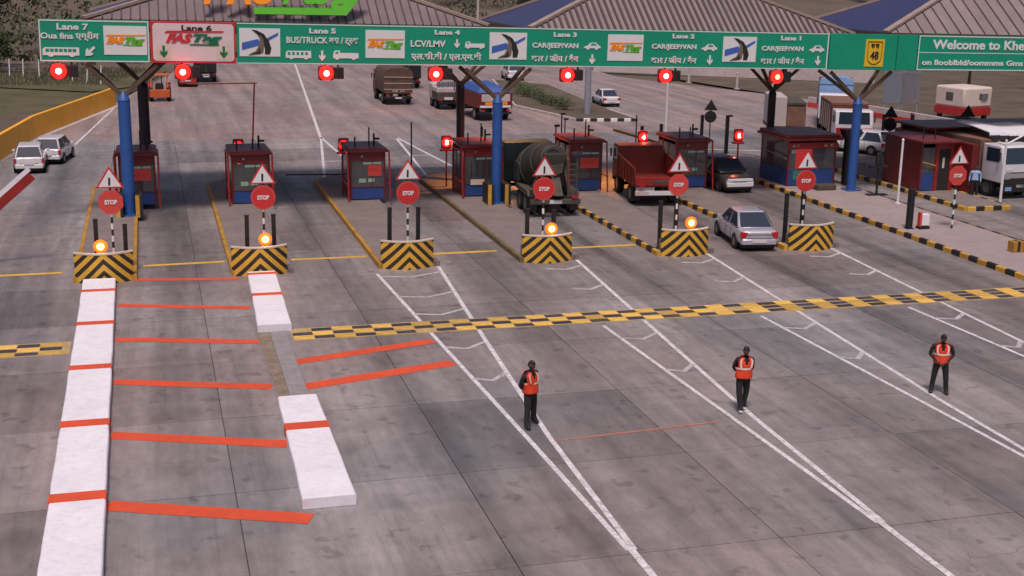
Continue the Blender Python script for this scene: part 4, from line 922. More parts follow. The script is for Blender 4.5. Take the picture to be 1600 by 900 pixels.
def rounded_ring(y, zl, zt, hw, taper=0.93, n_=None):
    h = zt - zl
    L = [(hw*0.80, zl), (hw*0.96, zl + h*0.12), (hw, zl + h*0.42), (hw*0.985, zl + h*0.72), (hw*taper, zt - h*0.05), (hw*taper*0.86, zt)]
    return [(x, y, z) for x, z in L] + [(-x, y, z) for x, z in L[::-1]]
def car(name, label, x, y, rz, paint, W_=1.66, L=4.2, H=1.45, kind='sedan', bumper=None, group=None, detail=True):
    o = thing(name, label, 'car', (x, y, 0.0), rz, group)
    hw = W_/2; bl = H*0.60; gl = 0.20
    if kind == 'sedan':
        st = [(-L/2, .42, bl*.92, hw*.86), (-L/2+.10, .30, bl*.99, hw*.95), (-L/2+.5, gl, bl*1.02, hw), (-L*.2, gl, bl, hw), (L*.12, gl, bl*.99, hw), (L*.24, gl, bl*.95, hw), (L/2-.45, gl, bl*.85, hw*.98), (L/2-.08, .28, bl*.72, hw*.9), (L/2, .40, bl*.60, hw*.82)]
        gb0, gb1, r0, r1 = -L/2+.52, L*.25, -L*.20, L*.06
    else:
        st = [(-L/2, .42, bl*.98, hw*.9), (-L/2+.06, .30, bl*1.03, hw*.97), (-L/2+.45, gl, bl*1.02, hw), (-L*.1, gl, bl, hw), (L*.16, gl, bl*.99, hw), (L*.28, gl, bl*.94, hw), (L/2-.35, gl, bl*.82, hw*.97), (L/2-.06, .28, bl*.68, hw*.9), (L/2, .40, bl*.56, hw*.84)]
        gb0, gb1, r0, r1 = -L/2+.08, L*.30, -L/2+.42, L*.08
    b = MB(); b.loft([rounded_ring(*s_) for s_ in st]); body = b.build('body', paint, o, smooth=True, sub=1)
    # cabin
    hb, hr = hw*.92, hw*.70; zb, zr = bl*0.96, H
    B = [(-hb, gb0, zb), (hb, gb0, zb), (hb, gb1, zb), (-hb, gb1, zb)]; T = [(-hr, r0, zr-.03), (hr, r0, zr-.03), (hr, r1, zr-.02), (-hr, r1, zr-.02)]
    c = MB(); mids = [(hr*.6, (r0+r1)/2, zr+.02)]
    c.add(B + T, [(0,1,2,3), (4,5,6,7), (0,1,5,4), (1,2,6,5), (2,3,7,6), (3,0,4,7)]); cab = c.build('cabin', paint, o, bevel=0.10, smooth=True)
    def pane(nm, q0, q1, q2, q3, sh=0.06, shv=0.10):
        q = [Vector(v) for v in (q0, q1, q2, q3)]; ce = sum(q, Vector()) / 4; n_ = (q[1]-q[0]).cross(q[3]-q[0]).normalized()
        if n_.dot(ce - Vector((0, (r0+r1)/2, (zb+zr)/2))) < 0: n_ = -n_
        def bil(u, v): return q[0].lerp(q[1], u).lerp(q[3].lerp(q[2], u), v)
        pts = [bil(sh, shv), bil(1-sh, shv), bil(1-sh, 1-shv*.8), bil(sh, 1-shv*.8)]
        m_ = MB(); m_.add([p + n_*.006 for p in pts] + [p + n_*.02 for p in pts], [(3,2,1,0), (4,5,6,7), (0,1,5,4), (1,2,6,5), (2,3,7,6), (3,0,4,7)])
        m_.build(nm, mat['carglass'], cab)
    pane('rear_window', B[0], B[1], T[1], T[0]); pane('windshield', B[3], B[2], T[2], T[3])
    for s_ in (0, 1):
        bb = (B[1], B[2], T[2], T[1]) if s_ else (B[0], B[3], T[3], T[0])
        bb = [Vector(v) for v in bb]
        mid0 = bb[0].lerp(bb[1], .48); mid1 = bb[3].lerp(bb[2], .48)
        pane('side_window', bb[0], mid0, mid1, bb[3], .07, .1); pane('side_window', mid0, bb[1], bb[2], mid1, .07, .1)
    r_ = H * 0.205
    for sy in (-L*.31, L*.31):
        for sx in (-1, 1):
            wheel(o, sx*(hw - .075), sy, r_, .19)
            a = MB(); a.lathe([(r_*1.16, -.012), (r_*1.16, .012)], (sx*(hw - .012), sy, r_), (1,0,0), 20); a.build('wheel_arch', mat['interior'], o)
    bm_ = bumper or paint
    b = MB(); b.prism([(-hw*.93, -L/2 + .16), (-hw*.86, -L/2 - .05), (hw*.86, -L/2 - .05), (hw*.93, -L/2 + .16)], 'z', .30, .30 + H*.16); b.build('rear_bumper', bm_, o, bevel=.04, smooth=True)
    b = MB(); b.prism([(-hw*.9, L/2 - .2), (-hw*.8, L/2 + .05), (hw*.8, L/2 + .05), (hw*.9, L/2 - .2)], 'z', .26, .26 + H*.17); b.build('front_bumper', bm_, o, bevel=.04, smooth=True)
    for sx in (-1, 1):
        b = MB(); zt_ = bl*.92
        if kind == 'sedan': b.prism([(sx*hw*.93, zt_), (sx*hw*.58, zt_*.98), (sx*hw*.70, zt_ - .24), (sx*hw*.93, zt_ - .26)], 'y', -L/2 - .015, -L/2 + .16)
        else: b.prism([(sx*hw*.97, zt_ + .02), (sx*hw*.80, zt_ + .02), (sx*hw*.80, zt_ - .22), (sx*hw*.97, zt_ - .22)], 'y', -L/2 - .01, -L/2 + .12)
        b.build('tail_light', mat['taillight'], o, bevel=.01)
        b = MB(); b.prism([(sx*hw*.86, bl*.66), (sx*hw*.42, bl*.62), (sx*hw*.45, bl*.46), (sx*hw*.86, bl*.48)], 'y', L/2 - .12, L/2 + .02); b.build('headlight', mat['headlight'], o, bevel=.01)
        b = MB(); b.box(sx*(hw + .09) - .08, sx*(hw + .09) + .08, L*.16, L*.16 + .07, bl + .02, bl + .15); b.build('mirror', paint if kind != 'dark' else mat['black'], o, bevel=.02)
        for yy in (-L*.19, L*.005, L*.205):
            b = MB(); b.box(sx*hw*.995 - .008, sx*hw*.995 + .004, yy - .006, yy + .006, .32, bl*.93); b.build('panel_gap', mat['interior'], o)
        if detail:
            b = MB(); b.box(sx*hw*1.0 - .006, sx*hw*1.0 + .006, -.25, -.1, bl*.78, bl*.78 + .03); b.build('door_handle', mat['blacksteel'], o)
    b = MB(); b.box(-.26, .26, -L/2 - .075, -L/2 - .04, .52, .64) if kind != 'sedan' else b.box(-.3, .3, -L/2 - .075, -L/2 - .03, .40, .54); b.build('number_plate', mat['plate'], o)
    b = MB(); b.box(-hw*.62, hw*.62, -L/2 - .012, -L/2 + .05, .30 + H*.17, .315 + H*.17); b.build('panel_gap', mat['interior'], o)
    b = MB(); b.box(-hw*.4, hw*.4, L/2 - .03, L/2 + .04, bl*.45, bl*.58); b.build('grille', mat['blacksteel'], o)
    b = MB(); b.box(-hw*.82, hw*.82, -L/2 + .1, L/2 - .1, .14, .24); b.build('underbody', mat['interior'], o)
    return o
silver = car('parked_car', 'silver sedan entering the lane between two chevron blocks', 26.5, 2.5, -0.15, mat['silver'], 1.70, 4.3, 1.52, 'sedan')
b = MB(); b.box(-.55, .55, -2.165, -2.13, .74, .77); b.build('boot_trim', mat['chrome'], silver)
silver.name = 'silver_car'
dark = car('dark_car', 'dark olive car with chrome front facing the camera by the booth', 31.6, 15.9, math.pi, mat['carolive'], 1.78, 4.3, 1.66, 'hatch')
b = MB(); b.box(-.72, .72, 2.08, 2.2, .64, .78); b.box(-.74, .74, 2.1, 2.23, .36, .58); b.build('chrome_trim', mat['carwhite'], dark, bevel=.02)
car('white_hatchback', 'white hatchback beside the orange wall, nearer of the two', -4.45, 28.2, 0.03, mat['carwhite'], 1.62, 3.7, 1.5, 'hatch', group='white cars by the orange wall')
car('white_hatchback', 'white hatchback with dark side windows just ahead of the other', -3.42, 31.4, -0.16, mat['carwhite'], 1.62, 3.7, 1.48, 'hatch', group='white cars by the orange wall')
car('white_car', 'small white car driving away right of the planted median', 39.5, 57.0, -0.06, mat['carwhite'], 1.6, 3.9, 1.38, 'sedan')
car('red_car', 'red car with white plate strip on the far left road', 5.55, 78.2, 0.0, mat['carred'], 1.7, 3.8, 1.75, 'hatch')
car('white_van', 'white car low behind the blue column on the right', 46.3, 27.0, 0.55, mat['carwhite'], 1.8, 4.2, 1.5, 'hatch')
car('white_car', 'white vehicle half hidden under the sign, beyond the median', 38.2, 82.0, -0.1, mat['carwhite'], 1.8, 4.2, 1.7, 'hatch')
car('parked_car', 'dark parked car far behind the right blue column', 74.0, 83.0, 1.2, mat['carolive'], 1.7, 4.2, 1.45, 'sedan')

def truck_base(o, L, W_, r=0.5, rear=2, dual=True, zc=0.95):
    b = MB(); b.box(-W_*.28, -W_*.18, -L/2 + .1, L/2 - .6, zc - .25, zc - .02); b.box(W_*.18, W_*.28, -L/2 + .1, L/2 - .6, zc - .25, zc - .02); b.build('chassis', mat['blacksteel'], o)
    ys = [L/2 - 1.2] + [-L/2 + 1.2 + k*1.25 for k in range(rear)]
    for y_ in ys:
        b = MB(); b.tube((-W_*.4, y_, r), (W_*.4, y_, r), .09, n=8); b.build('axle', mat['blacksteel'], o)
        for sx in (-1, 1): wheel(o, sx*(W_/2 - .2), y_, r, .34 if dual or y_ < 0 else .26)
def rear_lights(o, W_, y, z):
    for sx in (-1, 1):
        b = MB(); b.box(sx*W_*.36 - .14, sx*W_*.36 + .14, y - .04, y, z, z + .12); b.build('tail_light', mat['taillight'], o)
def cab(o, W_, y0, y1, z0, z1, paint, window=True):
    c = MB(); c.prism([(y0, z0), (y1, z0), (y1, z0 + (z1-z0)*.5), (y1 - .18, z1 - .06), (y1 - .35, z1), (y0, z1)], 'x', -W_/2, W_/2); k = c.build('cab', paint, o, bevel=.05)
    b = MB(); zz = z0 + (z1 - z0)
    b.add([(-W_*.42, y1 + .01, z0 + (z1-z0)*.52), (W_*.42, y1 + .01, z0 + (z1-z0)*.52), (W_*.40, y1 - .155, z1 - .1), (-W_*.40, y1 - .155, z1 - .1)] + [(-W_*.42, y1 - .02, z0 + (z1-z0)*.52), (W_*.42, y1 - .02, z0 + (z1-z0)*.52), (W_*.40, y1 - .2, z1 - .1), (-W_*.40, y1 - .2, z1 - .1)],
          [(0,1,2,3), (7,6,5,4), (0,4,5,1), (1,5,6,2), (2,6,7,3), (3,7,4,0)]); b.build('windshield', mat['carglass'], k)
    for sx in (-1, 1):
        b = MB(); b.box(sx*W_/2 - .012, sx*W_/2 + .012, y0 + .35, y1 - .3, z0 + (z1-z0)*.55, z1 - .15); b.build('side_window', mat['carglass'], k)
        b = MB(); b.box(sx*(W_/2 + .12) - .04, sx*(W_/2 + .12) + .04, y1 - .2, y1 - .1, z1 - .75, z1 - .3); b.build('mirror', mat['black'], k, bevel=.02)
        b = MB(); b.tube((sx*W_*.36, y1 - .02, z0 + .25), (sx*W_*.36, y1 + .03, z0 + .25), .11, n=14); b.build('headlight', mat['headlight'], k)
    b = MB(); b.box(-W_*.48, W_*.48, y1 - .05, y1 + .09, z0 - .25, z0 + .06); b.build('front_bumper', mat['black'], k, bevel=.03)
    b = MB(); b.box(-W_*.26, W_*.26, y1, y1 + .03, z0 + .2, z0 + .55); b.build('grille', mat['blacksteel'], k)
    return k

def mixer():
    o = thing('cement_mixer_truck', 'grimy cement mixer truck waiting at the booth, seen from behind', 'truck', (20.3, 13.0, 0.0), -0.06)
    W_, L = 2.5, 7.6
    truck_base(o, L, W_, 0.52, 2); cab(o, W_, L/2 - 1.7, L/2, 0.75, 2.75, mat['teal2'])
    ax = Vector((0, 0.94, -0.34)).normalized(); p0 = Vector((0, -L/2 + 0.75, 2.72))
    prof = [(0.52, 0), (0.60, 0.05), (0.86, 0.75), (1.14, 1.9), (1.17, 2.7), (1.0, 3.7), (0.62, 4.35)]
    b = MB(); b.lathe(prof, p0, ax, 28); dr = b.build('drum', mat['drum'], o, smooth=True)
    b = MB(); b.lathe([(0.50, -.02), (0.36, -.06), (0.30, .3)], p0, ax, 24); b.build('drum_mouth', mat['interior'], dr, smooth=True)
    for t, r_ in ((0.8, .885), (1.95, 1.155), (2.75, 1.175)):
        b = MB(); b.lathe([(r_, 0), (r_ + .03, .02), (r_ + .03, .08), (r_, .10)], p0 + ax*t, ax, 28, closed=True); b.build('drum_band', mat['mud'], dr)
    b = MB(); b.prism([(-.55, 2.95), (.55, 2.95), (.32, 2.3), (-.32, 2.3)], 'y', -L/2 + .18, -L/2 + .62); b.build('hopper', mat['drum'], o, bevel=.03)
    b = MB(); b.prism([(-.30, 2.42), (.36, 2.5), (.30, 2.1), (-.1, 1.92)], 'y', -L/2 + .10, -L/2 + .17); b.build('hopper_lip', mat['mud'], o)
    b = MB(); b.add([(-.16, -L/2 + .3, 2.1), (.16, -L/2 + .3, 2.1), (.26, -L/2 - .15, 1.1), (-.1, -L/2 - .15, 1.1), (-.2, -L/2 + .24, 2.02), (.2, -L/2 + .24, 2.02), (.3, -L/2 - .2, 1.05), (-.14, -L/2 - .2, 1.05)], [(0,1,2,3), (7,6,5,4), (0,4,5,1), (1,5,6,2), (2,6,7,3), (3,7,4,0)]); b.build('chute', mat['mud'], o)
    for sx in (-1, 1):
        b = MB(); b.bar((sx*.75, -L/2 + .3, .9), (sx*.42, -L/2 + .55, 2.7), .12, .12); b.bar((sx*.9, -L/2 + 1.6, .9), (sx*.42, -L/2 + .55, 2.5), .1, .1); b.build('drum_support', mat['mud'], o)
        b = MB(); b.prism([(-L/2 + .4, .95), (-L/2 + .6, 1.18), (-L/2 + 3.1, 1.18), (-L/2 + 3.3, .95)], 'x', sx*.82, sx*1.24); b.build('mudguard', mat['mud'], o)
        b = MB(); b.box(sx*1.0 - .2, sx*1.0 + .2, -L/2 + .42, -L/2 + .45, .25, .95); b.build('mud_flap', mat['black'], o)
    b = MB(); b.box(.58, .64, -L/2 + .1, -L/2 + .16, .8, 2.7); b.box(.98, 1.04, -L/2 + .1, -L/2 + .16, .8, 2.7)
    for k in range(7): b.box(.64, .98, -L/2 + .11, -L/2 + .15, .95 + .25*k, 1.0 + .25*k)
    b.build('ladder', mat['mud'], o)
    b = MB(); b.box(-1.2, 1.2, -L/2 - .02, -L/2 + .12, .62, .86); bu = b.build('rear_bumper', mat['mud'], o, bevel=.02)
    b = MB(); b.box(-.3, .3, -L/2 - .05, -L/2 - .02, .66, .82); b.build('number_plate', mat['plate'], bu)
    b = MB(); b.box(-1.22, -.6, -L/2 + 2.9, -L/2 + 3.8, 1.2, 2.2); b.build('water_tank', mat['teal2'], o, bevel=.1)
    b = MB(); b.box(-1.24, -.55, -L/2 + .02, -L/2 + .14, 1.0, 1.3); b.build('light_board', mat['teal2'], o)
    rear_lights(o, W_, -L/2 - .02, .9)
mixer()
def tipper():
    o = thing('tipper_truck', 'red tipper truck with an open back at the toll booth', 'truck', (26.25, 13.6, 0.0), -0.13)
    W_, L = 2.45, 5.4
    truck_base(o, L, W_, 0.5, 1); cab(o, W_*.95, L/2 - 1.5, L/2, 0.75, 2.5, mat['tipper'])
    z0, z1, t = 1.1, 2.05, .07; y0, y1 = -L/2, L/2 - 1.65; hw = W_/2
    b = MB(); b.box(-hw, hw, y0, y1, z0 - .12, z0); bed = b.build('bed_floor', mat['tipper'], o, bevel=.01)
    for sx in (-1, 1):
        b = MB(); b.add([(sx*hw, y0, z0), (sx*(hw - t), y0, z0), (sx*(hw - t), y1, z0), (sx*hw, y1, z0), (sx*(hw + .06), y0, z1 - .15), (sx*(hw - t + .04), y0, z1 - .15), (sx*(hw - t + .04), y1, z1 + .1), (sx*(hw + .06), y1, z1 + .1)], [(3,2,1,0), (4,5,6,7), (0,1,5,4), (1,2,6,5), (2,3,7,6), (3,0,4,7)]); b.build('bed_side', mat['tipper'], o)
        for k in range(6):
            b = MB(); yy = y0 + .25 + k*(y1 - y0 - .4)/5; b.box(sx*(hw + .03) - .05, sx*(hw + .03) + .06, yy, yy + .1, z0 - .1, z1 - .1); b.build('bed_rib', mat['tipper'], o)
    b = MB(); b.box(-hw, hw, y1 - .06, y1, z0, z1 + .3); b.build('headboard', mat['tipper'], o)
    b = MB(); b.box(-hw + .05, hw - .05, y0 - .06, y0, z0 - .05, z0 + .38); tg = b.build('tailgate', mat['redpaint'], o, bevel=.02)
    b = MB(); b.box(-.35, .75, y0 - .075, y0 - .06, z0 + .06, z0 + .22); b.build('tailgate_panel', mat['mud'], tg)
    b = MB(); b.box(-hw + .05, hw - .05, y0 - .02, y0 + .1, .55, .78); bu = b.build('rear_bumper', mat['pale'], o, bevel=.02)
    b = MB(); b.box(-.5, .6, y0 - .03, y0 - .02, .58, .74); b.build('number_plate', mat['plate'], bu)
    b = MB(); b.box(-hw + .1, -.2, y0 + .05, y0 + .15, .78, 1.05); b.build('light_board', mat['pale'], o)
    for sx in (-1, 1):
        b = MB(); b.box(sx*.98 - .24, sx*.98 + .24, y0 + .6, y0 + .64, .2, .95); b.build('mud_flap', mat['black'], o)
    rear_lights(o, W_, y0 - .06, 1.0)
tipper()

def tarp_truck(name, label, x, y, rz, W_=2.45, L=6.5, H=3.0, cargo='tarp', group='trucks on the far road', cabp=None):
    o = thing(name, label, 'truck', (x, y, 0), rz, group)
    truck_base(o, L, W_, 0.48, 1); cab(o, W_*.95, L/2 - 1.5, L/2, 0.7, 2.45, cabp or mat['tipper'])
    y0, y1, hw = -L/2, L/2 - 1.6, W_/2
    if cargo == 'tarp':
        rings = []
        n = 9
        for k in range(n):
            yy = y0 + (y1 - y0)*k/(n-1); s_ = rng.uniform(-.05, .05)
            rings.append([(hw*.96, yy, 1.0), (hw*(1.0 + s_*.4), yy, 1.7), (hw*(.98 + s_*.5), yy, H - .35 + s_), (hw*.80, yy, H - .08 + s_), (hw*.3, yy, H + .04 + s_), (-hw*.3, yy, H + .02 - s_), (-hw*.82, yy, H - .1 - s_), (-hw*(.99 - s_*.4), yy, H - .4), (-hw*(1.0 + s_*.4), yy, 1.7), (-hw*.96, yy, 1.0)])
        b = MB(); b.loft(rings); b.build('tarpaulin', mat['tarp'], o, smooth=True)
        b = MB(); b.box(-hw*.92, hw*.92, y0 - .05, y0 + .02, .95, 1.75); tg = b.build('tailgate', mat['tarp'], o, bevel=.02)
        for k in range(3):
            b = MB(); b.tube((-hw*.98, y0 - .06, 1.3 + .5*k), (hw*.98, y0 - .06, 1.27 + .5*k), .018, n=6); b.build('rope', mat['cream'], o)
        link('lettering', fit_text('HR 55', 1.0, .16, mat['cream'], extrude=.004), tg, (0, y0 - .06, 1.15))
    elif cargo == 'box':
        b = MB(); b.box(-hw, hw, y0, y1, .95, H); b.build('cargo_box', mat['mud'], o, bevel=.05)
        for sx in (-1, 1):
            b = MB(); b.box(sx*.04 if sx > 0 else -hw*.95, hw*.95 if sx > 0 else -.04, y0 - .03, y0 - .001, 1.0, H - .1); b.build('rear_door', mat['blacksteel'], o)
    elif cargo == 'blue':
        b = MB(); b.box(-hw, hw, y0, y1, .95, 2.05); b.build('cargo_body', mat['tipper'], o, bevel=.03)
        b = MB(); b.add([(-hw*1.02, y0 - .02, 2.05), (hw*1.02, y0 - .02, 2.05), (hw*1.02, y1, 2.05), (-hw*1.02, y1, 2.05), (-hw*.75, y0 + .5, H), (hw*.5, y0 + .3, H - .1), (hw*.6, y1 - .3, H + .05), (-hw*.7, y1 - .3, H)], [(3,2,1,0), (4,5,6,7), (0,1,5,4), (1,2,6,5), (2,3,7,6), (3,0,4,7)]); b.build('tarpaulin', mat['tarpblue'], o, bevel=.12, smooth=True)
        b = MB(); b.box(-hw*.8, hw*.85, y0 - .03, y0 - .001, 1.45, 2.0); b.build('rear_panel', mat['pale'], o)
        b = MB(); b.box(-hw*.9, hw*.9, y0 - .05, y0 - .001, 1.0, 1.16); b.build('stripe', mat['signwhite'], o)
        b = MB(); b.box(-hw*.6, hw*.7, y0 - .04, y0 - .001, 1.2, 1.42); b.build('stripe', mat['orange'], o)
    b = MB(); b.box(-hw*.95, hw*.95, y0 - .06, y0 + .06, .5, .68); bu = b.build('rear_bumper', mat['blacksteel'], o, bevel=.02)
    b = MB(); b.box(-.28, .28, y0 - .075, y0 - .06, .52, .64); b.build('number_plate', mat['plate'], bu)
    rear_lights(o, W_, y0 - .02, .74)
    return o
tarp_truck('tarp_covered_truck', 'truck under a brown tarpaulin on the far road', 22.0, 62.0, -0.02)
tarp_truck('box_truck', 'dark box truck ahead of the tarpaulin covered one', 25.6, 76.0, -0.03, cargo='box', H=3.1)
tarp_truck('tarp_covered_truck', 'red truck with blue tarpaulin behind the middle blue column', 26.9, 50.0, 0.05, W_=2.7, cargo='blue', H=2.6)
tarp_truck('box_truck', 'dark lorry at the far left, right of the red car', 7.4, 84.0, 0.0, W_=2.0, cargo='box', H=2.4)
def jeep():
    o = thing('pickup_truck', 'khaki pickup with a load of cans left of the dark column', 'truck', (25.3, 56.8, 0), -0.02)
    truck_base(o, 4.2, 1.8, .38, 1, zc=.8)
    b = MB(); b.box(-.9, .9, -2.1, .3, .75, 1.35); b.build('cargo_body', mat['mud'], o, bevel=.03)
    b = MB(); b.box(-.85, .85, .35, 1.9, .6, 1.9); k = b.build('cab', mat['pale'], o, bevel=.12)
    b = MB(); b.box(-.7, .7, .325, .35, 1.4, 1.8); b.build('rear_window', mat['carglass'], k)
    b = MB(); b.box(-.92, .92, -2.0, .2, 1.36, 1.75); b.build('load_rack', mat['pale'], o, bevel=.05)
    for j in range(5):
        b = MB(); b.lathe([(.15, 0), (.16, .1), (.16, .42), (.06, .5)], (-.7 + j*.35, -1.6, 1.76), (0,0,1), 12); b.build('can', mat['steel'], o, smooth=True)
    b = MB(); b.box(-.8, .8, -2.16, -2.1, .5, .66); bu = b.build('rear_bumper', mat['blacksteel'], o)
    b = MB(); b.box(-.35, .35, -2.18, -2.1, .8, 1.0); b.build('number_plate', mat['plate'], o); rear_lights(o, 1.8, -2.1, .7)
jeep()
def tractor():
    o = thing('tractor', 'orange and red tractor driving away on the far left road', 'tractor', (2.9, 64.6, 0), 0.0)
    for sx in (-1, 1): wheel(o, sx*.72, -.4, .72, .36); wheel(o, sx*.62, 1.35, .4, .22)
    b = MB(); b.box(-.82, .82, -1.2, -1.02, .35, 1.0); b.build('rear_board', mat['tractor'], o, bevel=.05)
    b = MB(); b.box(-.34, .34, -.2, 1.8, .6, 1.25); b.build('bonnet', mat['carred'], o, bevel=.1)
    b = MB(); b.box(-.3, .3, -.75, -.3, .95, 1.05); b.box(-.3, .3, -.85, -.75, .95, 1.5); b.build('seat', mat['interior'], o, bevel=.04)
    for sx in (-1, 1):
        for yy in (-.95, .35):
            b = MB(); b.tube((sx*.66, yy, .9), (sx*.66, yy, 2.1), .04, n=8); b.build('canopy_post', mat['orange'], o)
        b = MB(); b.prism([(-1.0, .9), (-.85, 1.35), (-.2, 1.5), (.3, 1.3), (.3, 1.2), (-.2, 1.4), (-.8, 1.25)], 'x', sx*.55, sx*.92); b.build('mudguard', mat['carred'], o)
    b = MB(); b.box(-.82, .82, -1.1, .6, 2.1, 2.2); b.build('canopy', mat['tractor'], o, bevel=.04)
    b = MB(); b.tube((.2, 1.2, 1.2), (.2, 1.2, 2.0), .04, n=8); b.build('exhaust', mat['blacksteel'], o)
tractor()
def white_truck():
    o = thing('lorry', 'white and red lorry with twin windows facing the camera behind the wide booth', 'truck', (47.3, 30.8, 0), math.pi - 0.35)
    truck_base(o, 7, 2.4, .5, 1); k = cab(o, 2.4, 1.9, 3.5, .8, 2.6, mat['carwhite'])
    b = MB(); b.box(-.1, .1, 3.47, 3.53, 1.75, 2.45); b.build('screen_pillar', mat['carred'], k)
    b = MB(); b.box(-1.15, 1.15, 3.48, 3.54, 1.0, 1.5); b.build('front_band', mat['carred'], k)
    b = MB(); b.box(-1.2, 1.2, -3.4, 1.7, 1.0, 2.7); b.build('cargo_body', mat['tipper'], o, bevel=.04)
    b = MB(); b.box(-1.23, 1.23, -3.2, 1.5, 2.71, 2.95); b.build('load', mat['brick'], o, bevel=.05)
    for j in range(6):
        b = MB(); b.box(-1.24 , 1.24, -3.0 + j*.8, -2.93 + j*.8, 1.0, 2.74); b.build('body_rib', mat['pale'], o)
white_truck()
def blue_lorry():
    o = thing('lorry', 'red and light blue covered lorry seen above the right booth', 'truck', (52.5, 41.5, 0), math.pi - 0.5)
    truck_base(o, 8, 2.5, .5, 2); cab(o, 2.4, 2.6, 4.0, .8, 2.6, mat['carwhite'])
    b = MB(); b.box(-1.25, 1.25, -4.0, 2.3, 1.0, 3.2); b.build('cargo_body', mat['lightblue'], o, bevel=.05)
    b = MB(); b.box(-1.29, 1.29, -3.9, 1.0, 1.8, 3.25); b.build('red_tarpaulin', mat['tipper'], o, bevel=.06)
    rings = [[(1.27*c_, yy, 3.2 + .55*s_) for c_, s_ in ((1,0),(.9,.6),(.5,.95),(0,1.05),(-.5,.95),(-.9,.6),(-1,0))] for yy in (1.05, 1.7, 2.35)]
    b = MB(); b.loft(rings); b.build('cab_fairing', mat['lightblue'], o, smooth=True)
blue_lorry()
def stacked_trailer():
    o = thing('container_trailer', 'pale trailer with a rusty load left of the white lorry', 'trailer', (44.2, 33.6, 0), -0.35)
    b = MB(); b.box(-1.2, 1.2, -2.0, 2.0, .9, 1.1); b.build('platform', mat['mud'], o)
    for y_ in (-1.2, 0):
        for sx in (-1, 1): wheel(o, sx*1.0, y_, .45, .3)
    b = MB(); b.box(-1.2, -.1, -2.0, 1.8, 1.12, 3.1); b.build('pale_box', mat['pale'], o, bevel=.03)
    b = MB(); b.box(-.08, 1.2, -1.95, 1.8, 1.12, 2.5); b.build('rust_box', mat['brick'], o, bevel=.03)
    b = MB(); b.box(-.08, 1.2, -2.0, 1.8, 2.52, 2.8); b.build('top_load', mat['mud'], o, bevel=.08)
stacked_trailer()
def oncoming_truck():
    o = thing('lorry', 'white lorry with black bumper facing the camera at the right edge', 'truck', (45.35, 13.4, 0), math.pi + 0.05)
    W_ = 2.35; truck_base(o, 7.5, W_, .5, 1); k = cab(o, W_, 2.1, 3.75, .85, 2.75, mat['carwhite'])
    b = MB(); b.box(-W_/2 + .05, W_/2 - .05, 3.74, 3.82, .35, 1.05); fb = b.build('black_front', mat['black'], o, bevel=.04)
    b = MB(); b.box(-.35, .25, 3.82, 3.84, .62, .76); b.build('number_plate', mat['plate'], fb)
    b = MB(); b.box(.55, .95, 3.82, 3.85, .45, .65); b.build('blue_plate', mat['lightblue'], fb)
    b = MB(); b.box(-W_/2 + .1, W_/2 - .1, 3.76, 3.80, 1.1, 1.35); b.build('grille_bar', mat['chrome'], o)
    for sx in (-1, 1):
        b = MB(); b.box(sx*.75 - .2, sx*.75 + .2, 3.755, 3.80, 1.4, 1.58); b.build('headlight', mat['headlight'], o, bevel=.02)
    b = MB(); b.box(-W_/2, W_/2, -3.6, 1.9, 1.0, 2.9); b.build('cargo_body', mat['brick'], o, bevel=.04)
oncoming_truck()

